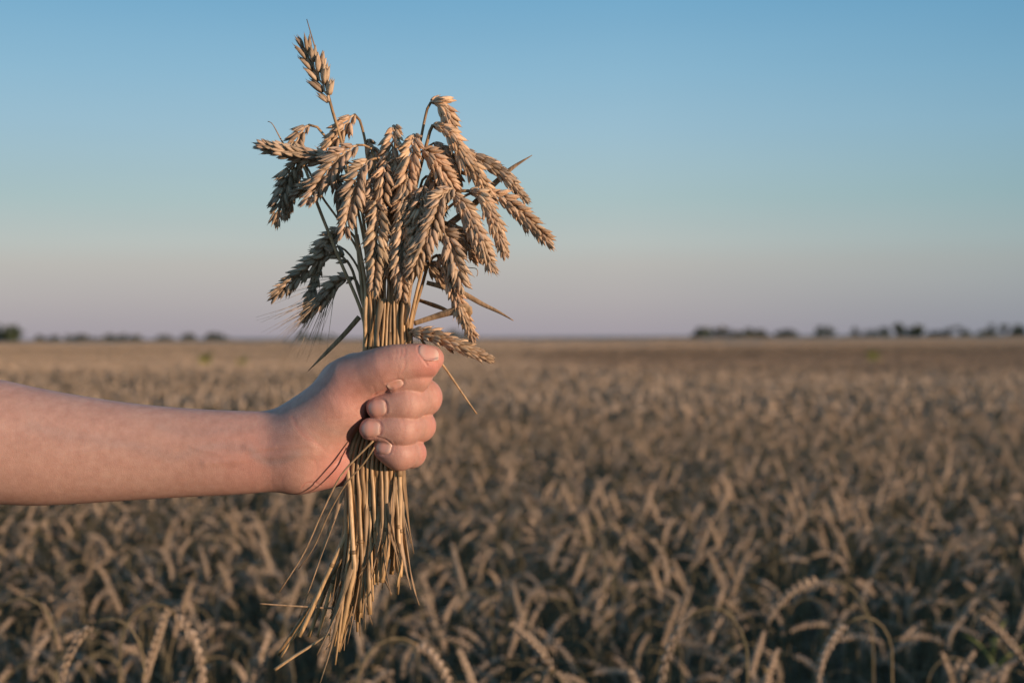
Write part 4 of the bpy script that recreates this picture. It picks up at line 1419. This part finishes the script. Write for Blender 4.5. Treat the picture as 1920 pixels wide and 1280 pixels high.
# the plants that show largest become individual things
cand = []
for i, (x, y) in enumerate(near):
    v = in_view((x, y, terrain(x, y) + CANOPY - 0.02))
    if v and -30 < v[0] < 1950 and v[1] < 1330 and y > 0.9:
        cand.append((math.hypot(x, y), i))
cand.sort()
single = set(i for _, i in cand[:288])

def zone(v):
    x, y = v
    row = 'bottom edge row' if y > 1180 else ('second row up' if y > 1090 else ('third row up' if y > 1020 else 'rows farther up'))
    for lim, col in ((120, 'under the elbow'), (300, 'under mid forearm'), (480, 'under the wrist'), (600, 'left of the cut straws'), (800, 'behind the cut straws'),
                     (960, 'just right of the cut straws'), (1150, 'at picture centre'), (1350, 'right of centre'), (1550, 'in the right third'), (1750, 'near the right edge'), (9999, 'at the right edge')):
        if x < lim:
            break
    return row, col
NTH = ['nearest', 'second', 'third', 'fourth', 'fifth', 'sixth', 'seventh', 'eighth', 'ninth', 'tenth', 'eleventh', 'twelfth', 'thirteenth', 'fourteenth', 'fifteenth', 'sixteenth', 'seventeenth', 'eighteenth', 'nineteenth', 'twentieth']
seen_zone = {}
def field_label(k, az, v):
    bend = PLANTS[k].bend
    c_ = math.cos(az)
    if bend < 0.8:
        look = 'upright'
    else:
        look = ('hooked' if bend > 1.6 else 'half bent') + ' ' + ('right' if c_ > 0.5 else 'left' if c_ < -0.5 else 'towards' if math.sin(az) < 0 else 'away')
    row, col = zone(v)
    key = (look, row, col)
    i = seen_zone.get(key, 0)
    seen_zone[key] = i + 1
    return '%s blurred wheat ear %s, %s %s' % (NTH[min(i, len(NTH) - 1)], look, row, col)
PROTO = {}
def place_plant(k, x, y, az, sc, label, group, z=None):
    P = PLANTS[k]
    root = thing('wheat_plant', label, 'wheat plant', (x, y, terrain(x, y) if z is None else z), group)
    root.rotation_euler = (0, 0, az)
    root.scale = (1, 1, sc) if isinstance(sc, float) else sc
    obj('stem', P.stem, root)
    obj('ear', P.ear, root)
    for l in P.leaves:
        obj('leaf', l, root)
    return root

pts_near, singles = [], []
for i, (x, y) in enumerate(near):
    k = r.randrange(len(PLANTS))
    az = r.choice((0.0, math.pi)) + r.gauss(0, 0.45)
    sc = r.uniform(0.93, 1.03) + 0.03 * mnoise.noise(Vector((x * 0.9, y * 0.9, 8)))
    if i in single:
        singles.append((math.hypot(x, y), k, x, y, az, sc))
    else:
        pts_near.append((x, y, terrain(x, y), az, sc, k))

for _, k, x, y, az, sc in sorted(singles):
    v = in_view((x, y, terrain(x, y) + CANOPY - 0.02))
    place_plant(k, x, y, az, sc, field_label(k, az, v), 'ripe wheat stalks nearest in the field')
# stalks that stand out in the photograph: (photo x, photo y of the top, distance, plant, bend direction, label)
for px_, py_, Y, k, az, lab in (
    (312, 1150, 1.85, 7, 0.1, 'sharp upright wheat ear standing at the bottom edge below the forearm'),
    (232, 1160, 1.85, 0, math.pi - 0.15, 'large hooked wheat ear bending left beside the upright ear at bottom left'),
    (268, 1132, 2.0, 4, 0.1, 'large hooked wheat ear bending right behind the bottom left upright ear'),
    (358, 1098, 2.4, 7, 0.4, 'smaller pale upright wheat ear above the sharp upright one'),
    (60, 1120, 1.95, 2, math.pi, 'big drooping wheat ear near the left edge low in the picture'),
    (735, 1196, 2.0, 6, 0.1, 'rounded hooked wheat ear just right of the lowest cut straw ends'),
    (962, 1172, 2.0, 9, math.pi, 'pale steep wheat ear low in the picture between bunch and centre'),
    (1352, 1138, 2.0, 8, math.pi, 'bright tightly hooked wheat ear low right of the picture centre'),
    (1560, 1086, 2.35, 3, math.pi, 'long wheat ear stretching left from its bent stem in the right third'),
    (1640, 1155, 2.05, 0, math.pi + 0.2, 'wheat ear arching left above the bottom edge in the right third'),
    (1845, 1160, 2.0, 9, math.pi - 0.3, 'wheat ear slanting down left near the lower right corner'),
    (1110, 984, 3.1, 0, math.pi, 'hooked wheat ear bending left far up the field right of the fist'),
    (1180, 998, 3.0, 2, 0.0, 'hooked wheat ear bending right far up the field right of the fist'),
    (1745, 942, 3.4, 7, 0.0, 'pale upright wheat ear standing out high at far right')):
    P = PLANTS[k]
    top = max(p[2] for p in P.whole_pts)
    tx = [p[0] for p in P.whole_pts if p[2] > top - 0.004][0]
    w_ = at(px_, py_, (Y - D) / PX)
    zt = terrain(w_.x, w_.y)
    c_, s_ = math.cos(az), math.sin(az)
    place_plant(k, w_.x - tx * c_, w_.y - tx * s_, az, (1.0, 1.0, (w_.z - zt) / top), lab, 'ripe wheat stalks nearest in the field')

PATCHES = [patch('wheat_patch', 500 + i, 1.0, 185, 0, False) for i in range(3)]
FARP = [patch('wheat_patch', 600 + i, 4.0, 1500, 0, True) for i in range(2)]
allp = list(pts_near)
nP = len(PLANTS)
for (x, y) in mid:
    sc = 1.0 + 0.05 * mnoise.noise(Vector((x * 0.35, y * 0.35, 1.7)))
    allp.append((x, y, terrain(x, y), r.uniform(0, 6.283), sc, nP + r.randrange(3)))
for (x, y) in far:
    sc = 1.0 + 0.06 * mnoise.noise(Vector((x * 0.12, y * 0.12, 4.7)))
    allp.append((x, y, terrain(x, y), r.choice((0, 1.5708, 3.1416, 4.7124)) + r.uniform(-.1, .1), sc, nP + 3 + r.randrange(2)))

# one stuff object: geometry nodes put the plant meshes onto the points
fm = bpy.data.meshes.new('wheat_field')
fm.from_pydata([p[:3] for p in allp], [], [])
for nm, idx, ty in (('az', 3, 'FLOAT'), ('sc', 4, 'FLOAT'), ('kind', 5, 'INT')):
    a = fm.attributes.new(nm, ty, 'POINT')
    a.data.foreach_set('value', [p[idx] for p in allp])
field = obj('wheat_field', fm)
field['kind'] = 'stuff'
field['label'] = 'blurred ripe wheat crop filling the field up to the horizon'
lib = bpy.data.collections.new('wheat_library')
for i, me in enumerate([P.whole for P in PLANTS] + PATCHES + FARP):
    lo = bpy.data.objects.new('library_%02d' % i, me)
    lib.objects.link(lo)
ng = bpy.data.node_groups.new('wheat_field', 'GeometryNodeTree')
ng.interface.new_socket('Geometry', in_out='INPUT', socket_type='NodeSocketGeometry')
ng.interface.new_socket('Geometry', in_out='OUTPUT', socket_type='NodeSocketGeometry')
gi, go = ng.nodes.new('NodeGroupInput'), ng.nodes.new('NodeGroupOutput')
ci = ng.nodes.new('GeometryNodeCollectionInfo')
ci.inputs['Collection'].default_value = lib
ci.inputs['Separate Children'].default_value = True
ci.inputs['Reset Children'].default_value = True
iop = ng.nodes.new('GeometryNodeInstanceOnPoints')
iop.inputs['Pick Instance'].default_value = True
def named(nm, ty):
    n = ng.nodes.new('GeometryNodeInputNamedAttribute')
    n.data_type = ty
    n.inputs['Name'].default_value = nm
    return n
ka, aa, sa = named('kind', 'INT'), named('az', 'FLOAT'), named('sc', 'FLOAT')
cx = ng.nodes.new('ShaderNodeCombineXYZ')
ng.links.new(aa.outputs['Attribute'], cx.inputs['Z'])
cs = ng.nodes.new('ShaderNodeCombineXYZ')
cs.inputs['X'].default_value = 1
cs.inputs['Y'].default_value = 1
ng.links.new(sa.outputs['Attribute'], cs.inputs['Z'])
ng.links.new(gi.outputs[0], iop.inputs['Points'])
ng.links.new(ci.outputs[0], iop.inputs['Instance'])
ng.links.new(ka.outputs['Attribute'], iop.inputs['Instance Index'])
ng.links.new(cx.outputs[0], iop.inputs['Rotation'])
ng.links.new(cs.outputs[0], iop.inputs['Scale'])
ng.links.new(iop.outputs[0], go.inputs[0])
md = field.modifiers.new('plants', 'NODES')
md.node_group = ng

# the crop beyond the last patches: a rough sheet at ear height out to the horizon
m, t, b = new_mat('far_crop')
tc = N(t, 'ShaderNodeTexCoord')
nz = N(t, 'ShaderNodeTexNoise', Scale=0.6, Detail=8.0, Roughness=0.7)
t.links.new(tc.outputs['Object'], nz.inputs['Vector'])
rp = ramp(t, [(0.3, (0.20, 0.145, 0.085)), (0.7, (0.40, 0.285, 0.18))])
t.links.new(nz.outputs['Fac'], rp.inputs[0])
t.links.new(rp.outputs[0], b.inputs['Base Color'])
b.inputs['Roughness'].default_value = 0.8
M_FAR = m
vs, fs = [], []
rr_ = random.Random(5)
rings = [85 * (1.05 ** i) for i in range(56)]
na = 340
for rad in rings:
    for k in range(na):
        an = R(-65) + R(130) * k / (na - 1)
        x, y = rad * math.sin(an), rad * math.cos(an)
        amp = 0.03 + 0.0009 * min(rad, 300)
        vs.append((x, y, terrain(x, y) + CANOPY - 0.10 + rr_.uniform(-amp, amp)))
for i in range(len(rings) - 1):
    for k in range(na - 1):
        a = i * na + k
        fs.append((a, a + 1, a + na + 1, a + na))
far_crop = obj('distant_crop', mesh('distant_crop', vs, fs, M_FAR))
far_crop['kind'] = 'stuff'
far_crop['label'] = 'far wheat crop running level to the horizon'

# ------------------------------------------------------------------ weeds in the crop
m, t, b = new_mat('weed_green')
tt = N(t, 'ShaderNodeAttribute', attribute_name='rn')
rp = ramp(t, [(0, (0.10, 0.13, 0.025)), (1, (0.22, 0.21, 0.04))])
t.links.new(tt.outputs['Fac'], rp.inputs[0])
t.links.new(rp.outputs[0], b.inputs['Base Color'])
b.inputs['Roughness'].default_value = 0.5
M_WEED = m

def weed(label, x, y, H, n, spread, leaf_w, seed):
    r = random.Random(seed)
    root = thing('weed', label, 'weed', (x, y, terrain(x, y)), 'green weeds standing in the ripe wheat')
    st = [Vector((0, 0, 0)), Vector((0.01, 0, H * 0.5)), Vector((0.0, 0.01, H * 0.93))]
    mb = MB()
    add_tube(mb, spline(st, 8), [0.004, 0.0035, 0.003, 0.003, 0.0025, 0.0025, 0.002, 0.002], sides=5)
    obj('stem', mb.build('stem', [M_WEED]), root)
    for k in range(n):
        az = r.uniform(0, 6.283)
        z0 = H * r.uniform(0.72, 0.92)
        L = spread * r.uniform(0.6, 1.1)
        ph = r.uniform(0.15, 0.7)
        cur = Vector((0, 0, z0))
        pts = [cur.copy()]
        for i in range(6):
            ph += 0.16
            cur = cur + Vector((math.sin(ph) * math.cos(az), math.sin(ph) * math.sin(az), math.cos(ph))) * (L / 6)
            pts.append(cur.copy())
        lb = MB()
        add_blade(lb, pts, [leaf_w * 0.5, leaf_w, leaf_w * 0.9, leaf_w * 0.5, 0.001], Vector((0, -1, 0.5)), fold=0.2, rn=r.random())
        obj('leaf', lb.build('leaf', [M_WEED]), root)
    return root

p = at(1862, 1090, (2.75 - D) / PX)
weed('bright green grassy weed among the wheat at far right', p.x, p.y, 0.70, 6, 0.09, 0.008, 1)
p = at(386, 664, (30 - D) / PX)
weed('yellow green weed rising from the wheat left, above the forearm', p.x, p.y, 0.98, 40, 0.22, 0.06, 2)
p = at(452, 662, (31 - D) / PX)
weed('paler weed in the wheat right of the yellow green one', p.x, p.y, 0.90, 26, 0.20, 0.05, 3)
p = at(1636, 660, (32 - D) / PX)
weed('olive green weed in the distant wheat below the right tree row', p.x, p.y, 0.96, 36, 0.2, 0.06, 4)

# ------------------------------------------------------------------ trees and bushes on the horizon
def leaf_mat(name, lo, hi):
    m, t, b = new_mat(name)
    rn = N(t, 'ShaderNodeAttribute', attribute_name='rn')
    rp = ramp(t, [(0, lo), (1, hi)])
    t.links.new(rn.outputs['Fac'], rp.inputs[0])
    t.links.new(rp.outputs[0], b.inputs['Base Color'])
    b.inputs['Roughness'].default_value = 0.6
    return m
M_TREE = leaf_mat('tree_leaves', (0.022, 0.036, 0.014), (0.060, 0.076, 0.028))
M_BUSH = leaf_mat('bush_leaves', (0.035, 0.042, 0.016), (0.085, 0.080, 0.032))
m, t, b = new_mat('bark')
b.inputs['Base Color'].default_value = (0.06, 0.045, 0.035, 1)
b.inputs['Roughness'].default_value = 0.9
M_BARK = m

def tree(name, label, cat, px0, px1, top, base, dist, mat, seed, lobes=4, group=None):
    r = random.Random(seed)
    c = at((px0 + px1) / 2, base, (dist - D) / PX)
    W = (px1 - px0) / F * dist
    H = (base - top) / F * dist
    z0 = c.z - 0.35 * H - 1.0                    # foot hidden by the crop
    root = thing(name, label, cat, (c.x, c.y, z0), group)
    full = c.z + H - z0
    nl = max(1, lobes)
    tr = MB()
    cr = MB()
    for i in range(nl):
        lx = (-0.5 + (i + 0.5) / nl) * W + r.uniform(-.06, .06) * W
        lh = full * r.uniform(0.80, 1.0) if nl > 1 else full
        lw = W / nl * r.uniform(0.66, 0.92)
        ly = r.uniform(-0.2, 0.2) * lw
        pts = [Vector((lx * 0.9, ly, 0)), Vector((lx * 0.95, ly, lh * 0.35)), Vector((lx, ly, lh * 0.8))]
        add_tube(tr, pts, [0.035 * lh, 0.026 * lh, 0.008 * lh], sides=6)
        for k in range(3):
            an = r.uniform(0, 6.28)
            q = Vector((lx + math.cos(an) * lw * 0.6, ly + math.sin(an) * lw * 0.6, lh * r.uniform(0.55, 0.85)))
            add_tube(tr, [pts[1].lerp(pts[2], 0.2 * k), q], [0.014 * lh, 0.005 * lh], sides=4)
        clumps = []
        for k in range(7):
            an = r.uniform(0, 6.28)
            rad = lw * r.uniform(0.15, 0.75)
            clumps.append((Vector((lx + math.cos(an) * rad, ly + math.sin(an) * rad, lh * r.uniform(0.12, 0.80))), lw * r.uniform(0.36, 0.58)))
        for cc, cs in clumps:
            rn = r.random()
            for k in range(60):
                d = Vector((r.gauss(0, 1), r.gauss(0, 1), r.gauss(0, 0.75)))
                d = d.normalized() * cs * r.uniform(0.5, 1.05)
                p = cc + d
                if p.z > lh:
                    p.z = lh - r.uniform(0, 0.1) * lh
                u = Vector((r.gauss(0, 1), r.gauss(0, 1), r.gauss(0, 1))).normalized()
                v = u.cross(Vector((r.gauss(0, 1), r.gauss(0, 1), r.gauss(0, 1)))).normalized()
                s = cs * r.uniform(0.22, 0.42)
                cr.add([p - u * s, p - v * s * 0.6, p + u * s, p + v * s * 0.6], [(0, 1, 2, 3)], [0, 0, 0, 0], min(1, max(0, rn * 0.7 + r.random() * 0.3)))
    obj('trunk', tr.build('trunk', [M_BARK]), root)
    obj('crown', cr.build('crown', [mat]), root)
    return root

GT = 'trees and bushes along the horizon'
for i, (nm, lab, cat, a_, b_, top, base, dist, mt, nl) in enumerate((
    ('tree', 'tallest dark tree at the left edge of the horizon', 'tree', -60, 38, 600, 642, 420, M_TREE, 2),
    ('bush', 'long low dark hedge on the left horizon beside the tall tree', 'bush', 70, 270, 625, 640, 520, M_BUSH, 9),
    ('bush', 'shorter low dark hedge on the horizon above the wrist', 'bush', 285, 440, 623, 639, 520, M_BUSH, 7),
    ('bush', 'small dark bush on the horizon behind the bearded ear', 'bush', 560, 634, 624, 638, 520, M_TREE, 3),
    ('bush', 'faint small green bush on the horizon right of the stems', 'bush', 838, 876, 620, 638, 560, M_BUSH, 1),
    ('tree', 'small lone dark tree, leftmost on the right horizon', 'tree', 1304, 1334, 614, 634, 500, M_TREE, 1),
    ('bush', 'wide olive bush on the right horizon beside the lone tree', 'bush', 1352, 1502, 611, 634, 500, M_BUSH, 6),
    ('tree', 'narrow dark tree right of the wide olive bush', 'tree', 1522, 1566, 601, 634, 500, M_TREE, 2),
    ('tree', 'broad flat topped dark tree left of the tallest right tree', 'tree', 1594, 1666, 606, 634, 500, M_TREE, 4),
    ('tree', 'rounded dark tree in the middle of the right tree row', 'tree', 1678, 1730, 596, 633, 500, M_TREE, 2),
    ('bush', 'tiny yellowish bush between dark trees on the right horizon', 'bush', 1738, 1760, 620, 633, 500, M_BUSH, 1),
    ('tree', 'thin small tree right of the rounded dark tree', 'tree', 1766, 1786, 609, 632, 500, M_TREE, 1),
    ('tree', 'thin pointed tree just left of the right edge trees', 'tree', 1794, 1814, 602, 632, 500, M_TREE, 1),
    ('bush', 'low pale bush left of the right edge tree', 'bush', 1828, 1856, 618, 632, 500, M_BUSH, 1),
    ('tree', 'wide dark tree close to the right edge of the horizon', 'tree', 1858, 1904, 598, 632, 480, M_TREE, 3),
    ('tree', 'dark tree cut by the right edge of the horizon', 'tree', 1906, 1980, 601, 632, 480, M_TREE, 3))):
    tree(nm, lab, cat, a_, b_, top, base, dist, mt, 900 + i, nl, GT)
